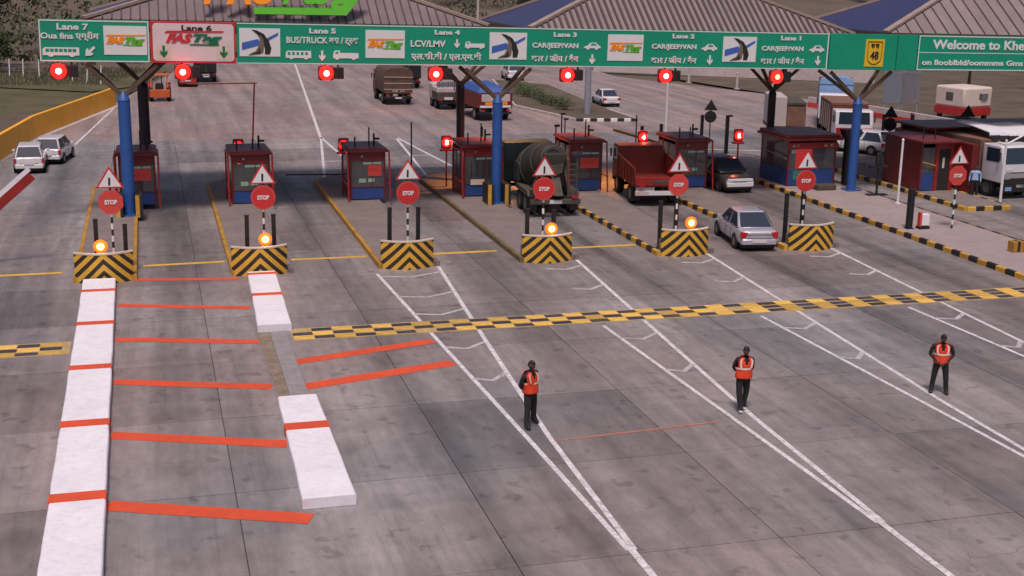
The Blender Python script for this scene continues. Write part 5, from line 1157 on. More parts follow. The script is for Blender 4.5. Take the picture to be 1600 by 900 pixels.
# ------------------------------------------------------------------ people
def person(label, x, y, rz, pose='behind', shoes=None, vest=True, shirt=None, h=1.72, sway=0.0, head_tilt=0.35, head_turn=0.0, step=0.0, wide=1.0, tilt=0.0, stance=1.0):
    s = h / 1.72; o = thing('person', label, 'person', (x, y, 0), rz)
    # local: faces -Y, +X is the figure's left as seen from the front (picture right)
    V = []; E_ = []; RD = []
    def v(p, r_): V.append(Vector((p[0]*wide, p[1], p[2] + (tilt*p[0] if p[2] > 1.0 else 0))) * s); RD.append((r_[0]*s, r_[1]*s) if isinstance(r_, tuple) else (r_*s, r_*s)); return len(V) - 1
    def e(a, c): E_.append((a, c))
    pel = v((0, 0, .93), (.175, .125)); wa = v((0, .005, 1.08), (.165, .12)); ch = v((sway*.3, 0, 1.28), (.19, .13)); ne0 = v((sway*.3, 0, 1.43), (.085, .08)); ne = v((sway*.3, -.02, 1.5), .056)
    e(pel, wa); e(wa, ch); e(ch, ne0); e(ne0, ne)
    for sx in (-1, 1):
        st = step * sx
        hip = v((sx*.105, 0, .86), .108); kn = v((sx*(.105 + .03*stance), st*.5 - .015, .48), .082); an = v((sx*.13*stance, st, .10), .068); he = v((sx*.128*stance, st + .03, .045), .045); toe = v((sx*(.13*stance + .03), st - .16, .035), (.048, .034))
        e(pel, hip); e(hip, kn); e(kn, an); e(an, he); e(an, toe)
        sh = v((sx*.215 + sway*.3, .0, 1.39), .07)
        if pose == 'behind': el = v((sx*.275, .09, 1.12), .055); wr = v((sx*.10, .19, .97), .033); ha = v((sx*.02, .2, .93), (.036, .026))
        elif pose == 'front': el = v((sx*.285, .02, 1.12), .055); wr = v((sx*.13, -.14, .97), .033); ha = v((sx*.04, -.17, .92), (.036, .026))
        else: el = v((sx*.26, .03, 1.12), .046); wr = v((sx*.28, -.03, .88), .033); ha = v((sx*.28, -.05, .80), (.036, .026))
        e(ch, sh); e(sh, el); e(el, wr); e(wr, ha)
    me = bpy.data.meshes.new('body'); me.from_pydata(V, E_, []); ob = bpy.data.objects.new('body', me); scene.collection.objects.link(ob)
    sk = ob.modifiers.new('skin', 'SKIN'); sk.use_smooth_shade = True
    for k, d in enumerate(me.skin_vertices[0].data): d.radius = RD[k]; d.use_root = (k == 0)
    sb = ob.modifiers.new('sub', 'SUBSURF'); sb.levels = 2; sb.render_levels = 2
    bpy.context.view_layer.update()
    body = bpy.data.meshes.new_from_object(ob.evaluated_get(bpy.context.evaluated_depsgraph_get())); bpy.data.objects.remove(ob)
    body.name = 'body'
    bm = bmesh.new(); bm.from_mesh(body)
    # head, ears, nose and fingers grow from the same mesh
    hc = Vector((sway*.3, -.035 - .05*head_tilt, 1.615)) * s
    hm = Matrix.Translation(hc) @ Matrix.Rotation(head_turn, 4, 'Z') @ Matrix.Rotation(-head_tilt * -1.0, 4, 'X')
    r_ = bmesh.ops.create_uvsphere(bm, u_segments=16, v_segments=12, radius=.105*s)
    for q in r_['verts']:
        c = q.co; c.z *= 1.12; c.x *= .78; c.y *= .93
        if c.z < -.03*s: c.x *= .86; c.y -= .012*s
        if c.y < -.08*s and abs(c.x) < .022*s and -.03*s < c.z < .02*s: c.y -= .024*s
        if c.y < -.06*s and .018*s < abs(c.x) < .05*s and 0 < c.z < .03*s: c.y += .008*s
        q.co = hm @ c
    for sx in (-1, 1):
        r_ = bmesh.ops.create_uvsphere(bm, u_segments=8, v_segments=6, radius=.03*s)
        for q in r_['verts']: c = q.co; c.x *= .35; q.co = hm @ (c + Vector((sx*.083, .01, -.005))*s)
        hd = {'behind': Vector((sx*.02, .2, .93)), 'front': Vector((sx*.04, -.17, .92))}.get(pose, Vector((sx*.28, -.05, .80)))
        dr = {'behind': Vector((-sx*.7, .1, -.7)), 'front': Vector((-sx*.5, -.1, -.8))}.get(pose, Vector((0, -.2, -1))).normalized()
        sd_ = Vector((0, 1, 0)).cross(dr).normalized() if abs(dr.y) < .9 else Vector((1,0,0))
        for k in range(5):
            ln = (.05, .075, .085, .078, .06)[k]; off = sd_ * ((k - 2) * .017); d2 = dr if k else (dr + sd_ * -1.0).normalized()
            mb_ = MB(); p0 = hd + off + dr * (.02 if k else -.01); mid_ = p0 + d2 * ln * .55; tip = mid_ + (d2 + Vector((0, -.35 if pose != 'behind' else .35, 0))).normalized() * ln * .5
            mb_.tube(p0 * s, mid_ * s, .0095*s, .009*s, 6); mb_.tube(mid_ * s, tip * s, .009*s, .007*s, 6)
            vs = [bm.verts.new(c) for c in mb_.v]
            for f in mb_.f: bm.faces.new([vs[i] for i in f])
    body.materials.clear()
    for m_ in (mat['skin'], shirt or mat['clothblack'], mat['clothblack'], shoes or mat['shoe'], mat['hair']): body.materials.append(m_)
    hl = hm.inverted()
    for f in bm.faces:
        f.smooth = True
        c = f.calc_center_median() / s; cl = hl @ f.calc_center_median()
        if c.z > 1.49: f.material_index = 4 if (cl.z > .045*s or (cl.y > .02*s and cl.z > -.05*s)) else 0
        elif c.z < .085: f.material_index = 3
        elif c.z < .96 and not (pose in ('behind', 'front') and abs(c.y) > .13 and c.z > .84) and not (pose == 'side' and abs(c.x) > .22): f.material_index = 2
        else:
            hand = (pose == 'behind' and c.y > .15 and c.z < 1.0) or (pose == 'front' and c.y < -.12 and c.z < .99) or (pose == 'side' and c.z < .9)
            f.material_index = 0 if hand else 1
    bm.to_mesh(body); bm.free()
    link('body', body, o)
    # hair cap
    bm = bmesh.new(); bmesh.ops.create_uvsphere(bm, u_segments=16, v_segments=10, radius=.112*s)
    for q in bm.verts: c = q.co; c.z *= 1.1; c.x *= .8; c.y *= .95
    bmesh.ops.delete(bm, geom=[q for q in bm.verts if not (q.co.z > .05*s or (q.co.y > .01*s and q.co.z > -.045*s))], context='VERTS')
    for q in bm.verts: q.co = hm @ (q.co + Vector((0, .004, .004))*s + Vector((rng.uniform(-1,1), rng.uniform(-1,1), rng.uniform(-1,1)))*.004)
    hm_ = bpy.data.meshes.new('hair'); 
    for f in bm.faces: f.smooth = True
    bm.to_mesh(hm_); bm.free(); hm_.materials.append(mat['hair']); ho = link('hair', hm_, o); so = ho.modifiers.new('solid', 'SOLIDIFY'); so.thickness = .012
    if vest:
        # safety vest: open tube round the torso with armholes and a V neck, bands proud of it
        def ell(z):
            t = [(.90, .215, .17), (1.0, .21, .165), (1.1, .205, .155), (1.2, .212, .155), (1.3, .22, .158), (1.38, .212, .145), (1.45, .15, .11)]
            for (z0, a0, b0), (z1, a1, b1) in zip(t, t[1:]):
                if z0 <= z <= z1: k = (z - z0)/(z1 - z0); return a0 + (a1-a0)*k, b0 + (b1-b0)*k
            return t[-1][1:]
        bm = bmesh.new(); n = 40; zs = [.90 + .025*k for k in range(23)]
        grid = []
        for z in zs:
            a, b_ = ell(z); row = []
            for k in range(n):
                an = 2*math.pi*k/n; rr = 1 + .02*math.sin(an*5 + z*9)
                row.append(bm.verts.new((Vector((a*rr*math.cos(an) + sway*.3*max(0,(z-1))/.3, b_*rr*math.sin(an), z)))*s))
            grid.append(row)
        def cut(an, z):
            ca, sa = math.cos(an), math.sin(an)
            if z > 1.16 and abs(ca) > .90 - (z > 1.4)*.1 : return True      # armholes
            if sa < 0 and z > 1.22 and abs(ca) < .34*(z - 1.22)/.2 + .0: return True   # V neck
            return False
        for j in range(len(zs)-1):
            for k in range(n):
                an = 2*math.pi*(k+.5)/n; z = (zs[j] + zs[j+1])/2
                if not cut(an, z): f = bm.faces.new((grid[j][k], grid[j][(k+1) % n], grid[j+1][(k+1) % n], grid[j+1][k])); f.smooth = True
        bmesh.ops.delete(bm, geom=[q for q in bm.verts if not q.link_faces], context='VERTS')
        vm_ = bpy.data.meshes.new('safety_vest'); bm.to_mesh(vm_); bm.free(); vm_.materials.append(mat['vest']); vo = link('safety_vest', vm_, o); so = vo.modifiers.new('solid', 'SOLIDIFY'); so.thickness = .012; so.offset = 1
        mb_ = MB(); rings = []
        for z in (1.14, 1.19):
            a, b_ = ell(z); rings.append([((a + .018)*math.cos(2*math.pi*k/n)*s + 0, (b_ + .018)*math.sin(2*math.pi*k/n)*s, z*s) for k in range(n)])
        mb_.loft(rings, caps=False); bo = mb_.build('reflective_band', mat['reflect'], vo, smooth=True)
        for sx in (-1, 1):
            for sy in (-1, 1):
                pts = []
                for z, fx in ((1.19, .62), (1.28, .66), (1.36, .68), (1.42, .66)):
                    a, b_ = ell(z); x_ = sx*a*fx; yv = sy*b_*math.sqrt(max(0, 1 - fx*fx)) * 1.0 + sy*.022; pts.append(Vector((x_ + sway*.3*max(0,(z-1))/.3, yv, z)))
                mb_ = MB(); rr = []
                for p in pts: rr.append([(p + Vector((-.024, 0, 0)))*s, (p + Vector((.024, 0, 0)))*s, (p + Vector((.024, sy*.006, 0)))*s, (p + Vector((-.024, sy*.006, 0)))*s])
                mb_.loft(rr); mb_.build('shoulder_band', mat['reflect'], vo)
    return o
person('man in orange safety vest looking down, nearest the white barriers', 11.0, -17.6, 0.55, 'behind', head_turn=0.1, head_tilt=.35, step=0.09, h=1.76, sway=-0.12, wide=1.04, tilt=0.10, stance=1.7)
person('man in orange safety vest with white shoes, middle of the three', 16.85, -17.7, -0.15, 'behind', shoes=mat['shoewhite'], head_tilt=.3, step=.13, h=1.78, wide=.9, tilt=-0.08, sway=0.06, head_turn=-0.5, stance=.6)
person('man in orange safety vest with hands clasped, rightmost of the three', 22.9, -17.6, -0.45, 'front', head_tilt=.45, step=-.03, h=1.72, wide=1.10, stance=1.35, shirt=M('dark_maroon_cloth', (0.030, 0.010, 0.011), .85, var=.25, scale=6))
person('man in light blue shirt beside the dark shed on the right', 43.3, 10.3, -0.6, 'side', vest=False, shirt=mat['shirtblue'], head_tilt=.1)

# ------------------------------------------------------------------ walls, barriers and poles
def run_wall(name, label, cat, pts, h, th, m, band=None, z0=-0.1, seg=None):
    o = thing(name, label, cat, (*pts[0], 0)); ox, oy = pts[0]
    for k, (p, q) in enumerate(zip(pts, pts[1:])):
        p = Vector((p[0]-ox, p[1]-oy, 0)); q = Vector((q[0]-ox, q[1]-oy, 0)); d = (q - p).normalized(); n_ = Vector((-d.y, d.x, 0)) * th/2
        L = (q - p).length; ns = max(1, round(L / seg)) if seg else 1
        for j in range(ns):
            a = p + d*(L*j/ns + .006); c = p + d*(L*(j+1)/ns - .006)
            b = MB(); b.add([a - n_, c - n_, c + n_, a + n_] + [v_ + Vector((0,0,h - z0)) for v_ in (a - n_*.8, c - n_*.8, c + n_*.8, a + n_*.8)], [(3,2,1,0), (4,5,6,7), (0,1,5,4), (1,2,6,5), (2,3,7,6), (3,0,4,7)])
            b.build('wall_panel', m, o, loc=(0, 0, z0), bevel=.02)
            if band:
                b = MB(); n2 = n_*1.03; b.add([v_ + Vector((0,0,h*band[0])) for v_ in (a - n2, c - n2, c + n2, a + n2)] + [v_ + Vector((0,0,h*band[1])) for v_ in (a - n2, c - n2, c + n2, a + n2)], [(3,2,1,0), (4,5,6,7), (0,1,5,4), (1,2,6,5), (2,3,7,6), (3,0,4,7)]); b.build('painted_band', band[2], o, loc=(0,0,0))
    return o
run_wall('parapet_wall', 'low orange parapet wall along the left edge of the road', 'wall', [(-8.9, 22.5), (-6.6, 31.6), (-5.35, 42.0), (-0.7, 61.3)], 1.4, 0.3, mat['wallorange'])
run_wall('boundary_wall', 'low white wall with a red band beyond the right hand road', 'wall', [(56.0, 52), (57.6, 44), (58.6, 36), (60.2, 30), (63, 22)], 1.0, 0.3, mat['pale'], (0.15, 0.55, mat['notice']), seg=3.0)
run_wall('boundary_wall', 'pale compound wall far behind the white pole', 'wall', [(50.5, 92), (57, 88), (66, 82), (76, 75)], 2.6, 0.3, mat['pale'], seg=4.0)
structure(strip('footpath', [(-6.6, 31.7), (-5.1, 42), (-0.35, 61.4)], 0.6, mat['pale'], z=0.004), 'pale edging along the orange wall')

def boom(label, x, y, z, ang, L, m1, m2, wdt=0.12, rz=0, cabinet=True, base=0.0, fl=0.03):
    o = thing('boom_barrier', label, 'boom barrier', (x, y, base), rz, 'boom barriers')
    z -= base
    if cabinet:
        b = MB(); b.box(-.2, .2, -.18, .18, 0, z + .1); b.build('cabinet', mat['redpaint'], o, bevel=.03)
    else:
        b = MB(); b.tube((0,0,0), (0,0,z), .06, n=10); b.build('post', mat['blacksteel'], o)
    ca, sa = math.cos(ang), math.sin(ang); up_ = Vector((-sa, 0, ca)); d = Vector((ca, 0, sa))
    n = max(1, round(L / 1.1)) if m2 else 1
    for k in range(n):
        p = Vector((0, -.24, z)) + d*(L*k/n); q = Vector((0, -.24, z)) + d*(L*(k+1)/n); b = MB()
        vs = [c + s1*up_*wdt/2 + Vector((0, s2*fl, 0)) for c in (p, q) for s1, s2 in ((-1,-1), (1,-1), (1,1), (-1,1))]
        b.add(vs, [(3,2,1,0), (4,5,6,7), (0,1,5,4), (1,2,6,5), (2,3,7,6), (3,0,4,7)]); b.build('arm', m1 if (k % 2 == 0 or not m2) else m2, o, bevel=.008)
    return o
bb = boom('raised red and white barrier board at the left edge', -5.2, 4.2, 0.95, R(41), 3.75, mat['redpaint'], None, 0.34)
ca_, sa_ = math.cos(R(41)), math.sin(R(41)); b = MB()
for (t0_, t1_, w0, w1) in ((0, 3.85, .17, .34),):
    d = Vector((ca_, 0, sa_)); u_ = Vector((-sa_, 0, ca_)); p = Vector((0, -.24, .95))
    b.add([p + d*t + u_*ww + Vector((0, e_, 0)) for t in (t0_, t1_) for ww, e_ in ((w0+.001, -.04), (w1, -.04), (w1, .04), (w0+.001, .04))], [(3,2,1,0), (4,5,6,7), (0,1,5,4), (1,2,6,5), (2,3,7,6), (3,0,4,7)])
b.build('white_edge', mat['white'], bb)
boom('thin dark red boom lowered behind the second and third booths', 12.1, 20.3, 0.55, R(179), 3.4, mat['maroon'], None, 0.07, base=0.2)
boom('ochre boom arm above the red tipper truck', 31.2, 23.0, 1.3, R(164), 3.6, mat['ochre'], None, 0.14, base=0.0)
def frame_mast():
    o = thing('height_gauge', 'thin dark mast with a level arm behind the second booth', 'mast', (7.95, 32.5, 0))
    b = MB(); b.tube((0,0,0), (.25,0,4.25), .055, .05, 10); b.build('mast', mat['maroon'], o); b = MB(); b.tube((.4,0,4.25), (-3.7,0,4.22), .04, n=8); b.build('arm', mat['maroon'], o)
frame_mast()
def pole(name, label, x, y, h, r0, r1, m, cat='pole', top=None, base=0.0, group=None):
    o = thing(name, label, cat, (x, y, base), group=group)
    b = MB(); b.tube((0,0,0), (0,0,h - base), r0, r1, 14); b.build('shaft', m, o, smooth=True)
    b = MB(); b.box(-r0*1.8, r0*1.8, -r0*1.8, r0*1.8, -.02, .06); b.build('foot_plate', m, o)
    if top == 'lamp':
        for sx in (-1, 1):
            b = MB(); b.tube((0,0,h - base - .1), (sx*1.4, 0, h - base + .25), r1*.7, n=8); b.build('bracket', m, o); b = MB(); b.box(sx*1.4 - .3, sx*1.4 + .3, -.15, .15, h - base + .2, h - base + .34); b.build('lamp_head', mat['steel'], o, bevel=.04)
    elif top == 'camera':
        b = MB(); b.box(-.08, .22, -.08, .08, h - base - .04, h - base + .08); b.build('camera', m, o, bevel=.02)
    elif top == 'cap':
        b = MB(); b.lathe([(r1*1.2, 0), (r1*1.2, .05), (.01, .12)], (0,0,h - base), (0,0,1), 12); b.build('cap', m, o)
    elif top == 'fork':
        for sx, ln, dz in ((-1, .45, .12), (1, .9, .42)):
            b = MB(); b.tube((0,0,h - base - .25), (sx*ln, 0, h - base - .25 + dz), r1*.85, n=10); b.build('branch', m, o, smooth=True)
    return o
pole('lamp_post', 'thick grey pole on the planted median', 35.15, 49.05, 9.0, .27, .2, mat['polegrey'], 'lamp post', 'lamp')
pole('lamp_post', 'slim white pole reaching up to a red signal', 33.95, 29.9, 5.9, .085, .075, mat['signwhite'], 'pole', 'cap')
pole('lamp_post', 'tall pale lamp post beyond the gap between the left roofs', 49.5, 142.0, 15.0, .2, .15, mat['pale'], 'lamp post', 'lamp', base=0.0)
pole('steel_pole', 'slim white post on the wide pink island', 37.7, 8.5, 3.35, .06, .055, mat['signwhite'], 'post', 'cap', base=.2)
pole('steel_pole', 'white forked post at the right edge beside the lorry', 43.55, 8.4, 3.3, .07, .06, mat['signwhite'], 'post', 'fork')
thin = [(25.95, 26.9, 2.75, 'camera', 'thin camera mast behind the cement mixer'), (28.4, 33.8, 1.6, 'camera', 'short camera mast behind the fifth booth'), (31.5, 28.8, 2.3, 'cap', 'thin dark mast at the corner of the median kerb'), (37.4, 27.9, 2.35, 'camera', 'thin mast with camera left of the dark column'), (20.4, 24.5, 2.3, 'cap', 'thin mast right of the fourth booth'), (15.6, 21.2, 3.0, 'cap', 'thin dark mast left of the fourth booth'), (24.2, 22.5, 2.6, 'camera', 'camera mast above the toll booth right of the cement mixer')]
for x, y_, h_, tp, lb in thin: pole('camera_mast', lb, x, y_, h_, .045, .04, mat['blacksteel'], 'mast', tp, group='thin masts behind the booths')
for x, y_, z, lb in ((32.0, 25.9, 2.15, 'black post behind the tipper truck, left of the glowing lamp'), (30.6, 25.5, 2.1, 'black post above the roof of the sixth booth'), (36.4, 26.0, 2.6, 'black post right of the glowing lamp above the dark car'), (34.9, 26.4, 2.6, 'black post left of the glowing lamp above the dark car'), (48.3, 27.6, 2.3, 'black post right of the blue column on the right, nearer one'), (50.3, 27.4, 2.3, 'black post left of the far right booth')):
    bollard(x, y_, z, lb, .17, 0.0)
def back_sign(x, y, H, label, base=0.0):
    o = thing('road_sign', label, 'road sign', (x, y, base), -0.4, 'road signs seen from behind')
    H -= base
    b = MB(); b.tube((0,0,0), (0,0,H - .1), .04, n=10); b.build('post', mat['signback'], o)
    b = MB(); b.prism([(a, c + H - 1.15) for a, c in octagon(.40, 24, 0)], 'y', -.07, -.045); b.build('disc', mat['signback'], o)
    b = MB(); b.prism([(-.45, H - .72), (.45, H - .72), (0, H)], 'y', -.07, -.045); b.build('triangle', mat['signback'], o)
    b = MB(); b.box(-.35, .35, -.09, -.07, H - 1.2, H - 1.14); b.build('clamp', mat['blacksteel'], o)
back_sign(38.15, 32.4, 2.95, 'dark back of a road sign left of the red lamp, on the far road'); back_sign(45.6, 22.5, 3.5, 'dark back of a road sign right of the blue column'); back_sign(49.6, 20.5, 3.7, 'dark back of a road sign in front of the white cabin')
def terminal():
    o = thing('card_terminal', 'black card terminal on a stand right of the blue column', 'terminal', (38.0, 11.0, 0.2))
    b = MB(); b.tube((0,0,0), (0,0,1.4), .06, n=10); b.build('stand', mat['blacksteel'], o)
    b = MB(); b.box(-.55, .55, -.2, .2, 0, .05); b.build('base', mat['blacksteel'], o)
    b = MB(); b.box(-.5, .5, -.12, .12, 1.4, 1.55); b.build('tray', mat['blacksteel'], o, bevel=.02)
    b = MB(); b.box(-.17, .17, -.1, .1, 1.56, 2.2); b.build('screen_box', mat['black'], o, bevel=.05)
    o = thing('control_post', 'black control post with a flared top beside the blue column', 'post', (38.05, 14.2, 0.2))
    b = MB(); b.box(-.2, .2, -.2, .2, 0, 2.5); b.build('shaft', mat['blacksteel'], o, bevel=.03)
    b = MB(); b.prism([(-.25, 2.5), (.25, 2.5), (.55, 2.85), (.6, 3.0), (-.45, 3.0)], 'y', -.3, .3); b.build('hood', mat['blacksteel'], o)
    o = thing('control_box', 'small white control box on the wide pink island', 'box', (35.3, 2.6, 0.2))
    b = MB(); b.box(-.1, .28, -.14, .14, .15, .68); b.build('case', mat['white'], o, bevel=.03)
    b = MB(); b.box(-.2, -.1, -.1, .1, .1, .75); b.build('red_side', mat['notice'], o); b = MB(); b.box(-.22, .3, -.16, .16, 0, .12); b.build('foot', mat['blacksteel'], o)
    o = thing('kerb_block', 'low yellow and black striped block at the right edge', 'block', (36.7, -2.5, 0.2))
    b = MB(); b.box(-.5, 1.2, -.2, .2, 0, .45); b.build('body', mat['ochre'], o, bevel=.02)
    for k in range(5):
        b = MB(); b.box(-.3 + k*.3, -.18 + k*.3, -.206, .206, .03, .456); b.build('black_band', mat['black'], o)
    o = thing('hose_stand', 'red stand with a hanging loop beyond the right hand road', 'stand', (54.2, 33.6, 0))
    b = MB(); b.tube((0,0,0), (0,0,1.7), .09, n=10); b.build('post', mat['carred'], o)
    b = MB(); b.lathe([(.26, -.04), (.34, -.04), (.34, .04), (.26, .04)], (.05, -.14, .55), (0,1,0), 20, closed=True); b.build('loop', mat['carred'], o)
terminal()
def shed():
    o = thing('awning_shed', 'dark maroon shed under a white awning at the far right', 'shed', (43.2, 10.6, 0))
    b = MB(); b.box(.0, .35, 0, 7.5, 0, 2.75); b.build('side_wall', mat['maroon'], o, bevel=.02)
    b = MB(); b.box(-.012, .0, 1.2, 2.2, 1.0, 2.1); b.build('window', mat['glass'], o)
    b = MB(); b.box(.36, 9.5, 7.3, 7.5, 0, 3.0); b.build('back_wall', mat['maroon'], o)
    b = MB(); b.box(.6, 3.2, 7.26, 7.295, 2.2, 2.7); b.build('name_board', mat['emblem'], o)
    # awning: sagging sheet with a scalloped front edge
    rings = []; n = 14
    for k in range(n + 1):
        x_ = 1.6 + 7.9*k/n; z = 3.28 - .045*k*.6 + .05*math.sin(k*1.3)
        rings.append([(x_, .9, z - .25), (x_, .95, z - .02), (x_, 2.4, z + .14), (x_, 4.0, z + .22), (x_, 4.0, z + .18), (x_, 2.4, z + .10), (x_, .99, z - .06), (x_, .94, z - .25)])
    b = MB(); b.loft(rings); b.build('awning', mat['white'], o, smooth=True)
    for k in range(n):
        x_ = 1.6 + 7.9*(k + .5)/n; z = 3.28 - .045*k*.6
        b = MB(); b.prism([(x_ - .32, z - .18), (x_ + .32, z - .18), (x_ + .2, z - .42), (x_, z - .5), (x_ - .2, z - .42)], 'y', .86, .885); b.build('scallop', mat['black'], o)
    b = MB(); b.box(9.2, 9.4, .95, 1.15, 0, 2.9); b.build('post', mat['signwhite'], o)
    b = MB(); b.box(0, 9.5, 4.1, 7.6, 3.02, 3.14); b.build('roof', mat['maroon'], o)
shed()
def cabin():
    o = thing('site_cabin', 'white site cabin with red base on the field at the right', 'cabin', (65.2, 43.6, 0), R(8))
    a = 3.1
    b = MB(); b.box(-a/2, a/2, -a/2, a/2, .35, 1.0); b.build('base', mat['carred'], o, bevel=.06)
    b = MB(); b.box(-a/2, a/2, -a/2, a/2, 1.001, 2.6); b.build('body', mat['caravanwhite'], o, bevel=.16, smooth=True)
    b = MB(); b.box(-a/2 - .02, -a/2 + .02, -.4, .35, 1.5, 2.15); b.build('window', mat['glass'], o)
    b = MB(); b.box(.3, .95, -a/2 - .12, -a/2 + .02, 1.65, 2.1); v_ = b.build('air_conditioner', mat['steel'], o, bevel=.02)
    b = MB(); b.box(.12, .29, -a/2 - .02, -a/2 + .02, 1.6, 2.12); b.build('window', mat['glass'], o)
    for sx in (-1, 1):
        for sy in (-1, 1):
            b = MB(); b.box(sx*1.2 - .15, sx*1.2 + .15, sy*1.2 - .15, sy*1.2 + .15, -.2, .35); b.build('support', mat['blacksteel'], o)
    o.rotation_euler = (0, 0, R(12))
cabin()
def boards():
    for k, (x, m_, lb) in enumerate(((60.3, mat['greyblue'], 'blue grey notice board on poles, left of the pair'), (62.0, mat['steel'], 'grey notice board on poles, right of the pair'))):
        o = thing('notice_board', lb, 'board', (x, 46.2, -.1), -0.5, 'notice boards on the field')
        for sx in (-.6, .6):
            b = MB(); b.tube((sx, .06, 0), (sx, .06, 4.4), .06, n=8); b.build('pole', mat['polegrey'], o)
        b = MB(); b.box(-.72, .72, -.04, .0, 1.1, 3.6); b.build('board', m_, o, bevel=.01)
boards()
for k, (x, y_) in enumerate(((54.9, 76.6), (56.9, 69.4), (59.0, 66.0))):
    pole('marker_post', ['white marker post on the far kerb, farthest', 'white marker post on the far kerb, middle', 'white marker post on the far kerb, nearest'][k], x + .6, y_, 1.5, .13, .13, mat['pale'], 'post', 'cap', group='white posts on the far kerb')
def low_house(x, y, w_, d_, h_, rz, m, label, roofm):
    o = thing('house', label, 'house', (x, y, terrain_z(x, y) - .1), rz, 'far pale buildings')
    b = MB(); b.box(-w_/2, w_/2, -d_/2, d_/2, 0, h_); b.build('wall', m, o)
    b = MB(); b.box(-w_/2 - .3, w_/2 + .3, -d_/2 - .3, d_/2 + .3, h_, h_ + .25); b.build('roof', roofm, o)
    n = max(2, int(w_ / 3))
    for k in range(n):
        xx = -w_/2 + w_*(k + .5)/n
        if k == n // 2: b = MB(); b.box(xx - .5, xx + .5, -d_/2 - .03, -d_/2 + .02, 0.05, 2.1); b.build('door', mat['interior'], o)
        else: b = MB(); b.box(xx - .6, xx + .6, -d_/2 - .03, -d_/2 + .02, 1.1, 2.2); b.build('window', mat['glass'], o)
low_house(66, 100, 14, 7, 3.4, -.5, mat['pale'], 'long pale low building far behind the white pole', mat['pale'])
low_house(84, 96, 9, 6, 3.2, -.6, mat['carwhite'], 'small white building beyond the compound wall', mat['pale'])
low_house(104, 92, 16, 7, 3.6, -.7, mat['mud'], 'long brown shed behind the field at the right', mat['brick'])

# ------------------------------------------------------------------ lamps under the middle canopy: sodium light on the lanes
def canopy_lamp(x, y, label, en):
    z = 8.05 + drop(x)
    o = thing('canopy_lamp', label, 'lamp', (x, y, z), group='sodium lamps under the canopy')
    b = MB(); b.box(-.3, .3, -.2, .2, 0, .2); b.build('housing', mat['steel'], o, bevel=.03)
    b = MB(); b.box(-.25, .25, -.15, .15, -.02, -.001); b.build('lens', mat['sodium'], o)
    ld = bpy.data.lights.new('sodium_light', 'AREA'); ld.size = .5; ld.energy = en; ld.color = (1.0, .40, .10); ld.spread = R(75)
    lo = bpy.data.objects.new('sodium_light', ld); scene.collection.objects.link(lo); lo.parent = o; lo.location = (0, 0, -.06)
canopy_lamp(20.0, 17.6, 'orange sodium lamp under the roof above the cement mixer', 200)
canopy_lamp(25.7, 18.4, 'orange sodium lamp under the roof above the red tipper', 200)

# ------------------------------------------------------------------ trees, bushes and fence
def leaves(mb, c, rad, n, size, flat=0.8, r_=rng):
    c = Vector(c)
    for _ in range(n):
        d = Vector((r_.gauss(0, 1), r_.gauss(0, 1), r_.gauss(0, 1) * flat)).normalized() * (rad * r_.random() ** 0.45)
        p = c + d; a = Vector((r_.gauss(0,1), r_.gauss(0,1), r_.gauss(0,1))).normalized(); b_ = a.orthogonal().normalized(); s_ = size * r_.uniform(.6, 1.4)
        mb.add([p - a*s_, p + b_*s_*.55, p + a*s_, p - b_*s_*.55], [(0,1,2,3)])
def tree(name, label, x, y, H, cr, leaf, n=2600, size=.16, trunk=.22, group=None, z=None, clumps=14):
    z = terrain_z(x, y) if z is None else z
    o = thing(name, label, 'tree', (x, y, z - .05), rng.uniform(0, 6), group)
    b = MB(); tp = Vector((rng.uniform(-.3,.3), rng.uniform(-.3,.3), H*.55)); b.tube((0,0,0), tp*.5, trunk, trunk*.7, 9); b.tube(tp*.5, tp, trunk*.7, trunk*.4, 9)
    cl = []
    for k in range(clumps):
        an = rng.uniform(0, 6.28); rr = cr * rng.uniform(.15, .8); zz = H * rng.uniform(.45, .92)
        c = Vector((rr*math.cos(an)*(1.15 - zz/H*.5), rr*math.sin(an)*(1.15 - zz/H*.5), zz)); cl.append(c)
        if k < 8: b.tube(tp*rng.uniform(.55, 1), c, trunk*.3, trunk*.08, 6)
    b.build('trunk', mat['bark'], o, smooth=True)
    m_ = MB()
    for c in cl: leaves(m_, c, cr*rng.uniform(.28, .46), n // clumps, size)
    m_.build('crown', leaf, o, fix=False)
    return o
def bush(label, x, y, r_, leaf, group, z=None, n=420, size=.07, name='bush'):
    o = thing(name, label, 'bush', (x, y, (terrain_z(x, y) if z is None else z)), 0, group)
    b = MB()
    for k in range(4): b.tube((0,0,-.03), (rng.uniform(-.4,.4)*r_, rng.uniform(-.4,.4)*r_, r_*.8), .02, .01, 5)
    b.build('stem', mat['bark'], o)
    m_ = MB()
    for k in range(7): leaves(m_, (rng.uniform(-.6,.6)*r_, rng.uniform(-.6,.6)*r_, r_*rng.uniform(.35, .85)), r_*.5, n // 7, size)
    m_.build('foliage', leaf, o, fix=False)
hedge_lab = ['first bush of the median hedge from the grey pole', 'second bush of the median hedge from the grey pole', 'third bush of the median hedge from the grey pole', 'fourth bush of the median hedge from the grey pole', 'fifth bush of the median hedge from the grey pole', 'sixth bush of the median hedge from the grey pole', 'seventh bush of the median hedge from the grey pole', 'eighth bush of the median hedge from the grey pole', 'ninth bush of the median hedge, farthest but one', 'tenth bush of the median hedge, farthest from the grey pole']
for k in range(10): bush(hedge_lab[k], 34.35 + rng.uniform(-.25,.25), 51.6 + k*1.6, rng.uniform(.75, 1.0), mat['leaf'], 'hedge on the planted median', z=.15)
tree('tree', 'big dark tree at the top left corner', -14.6, 104, 9.5, 3.6, mat['leafdark'], 5200, .17, .3)
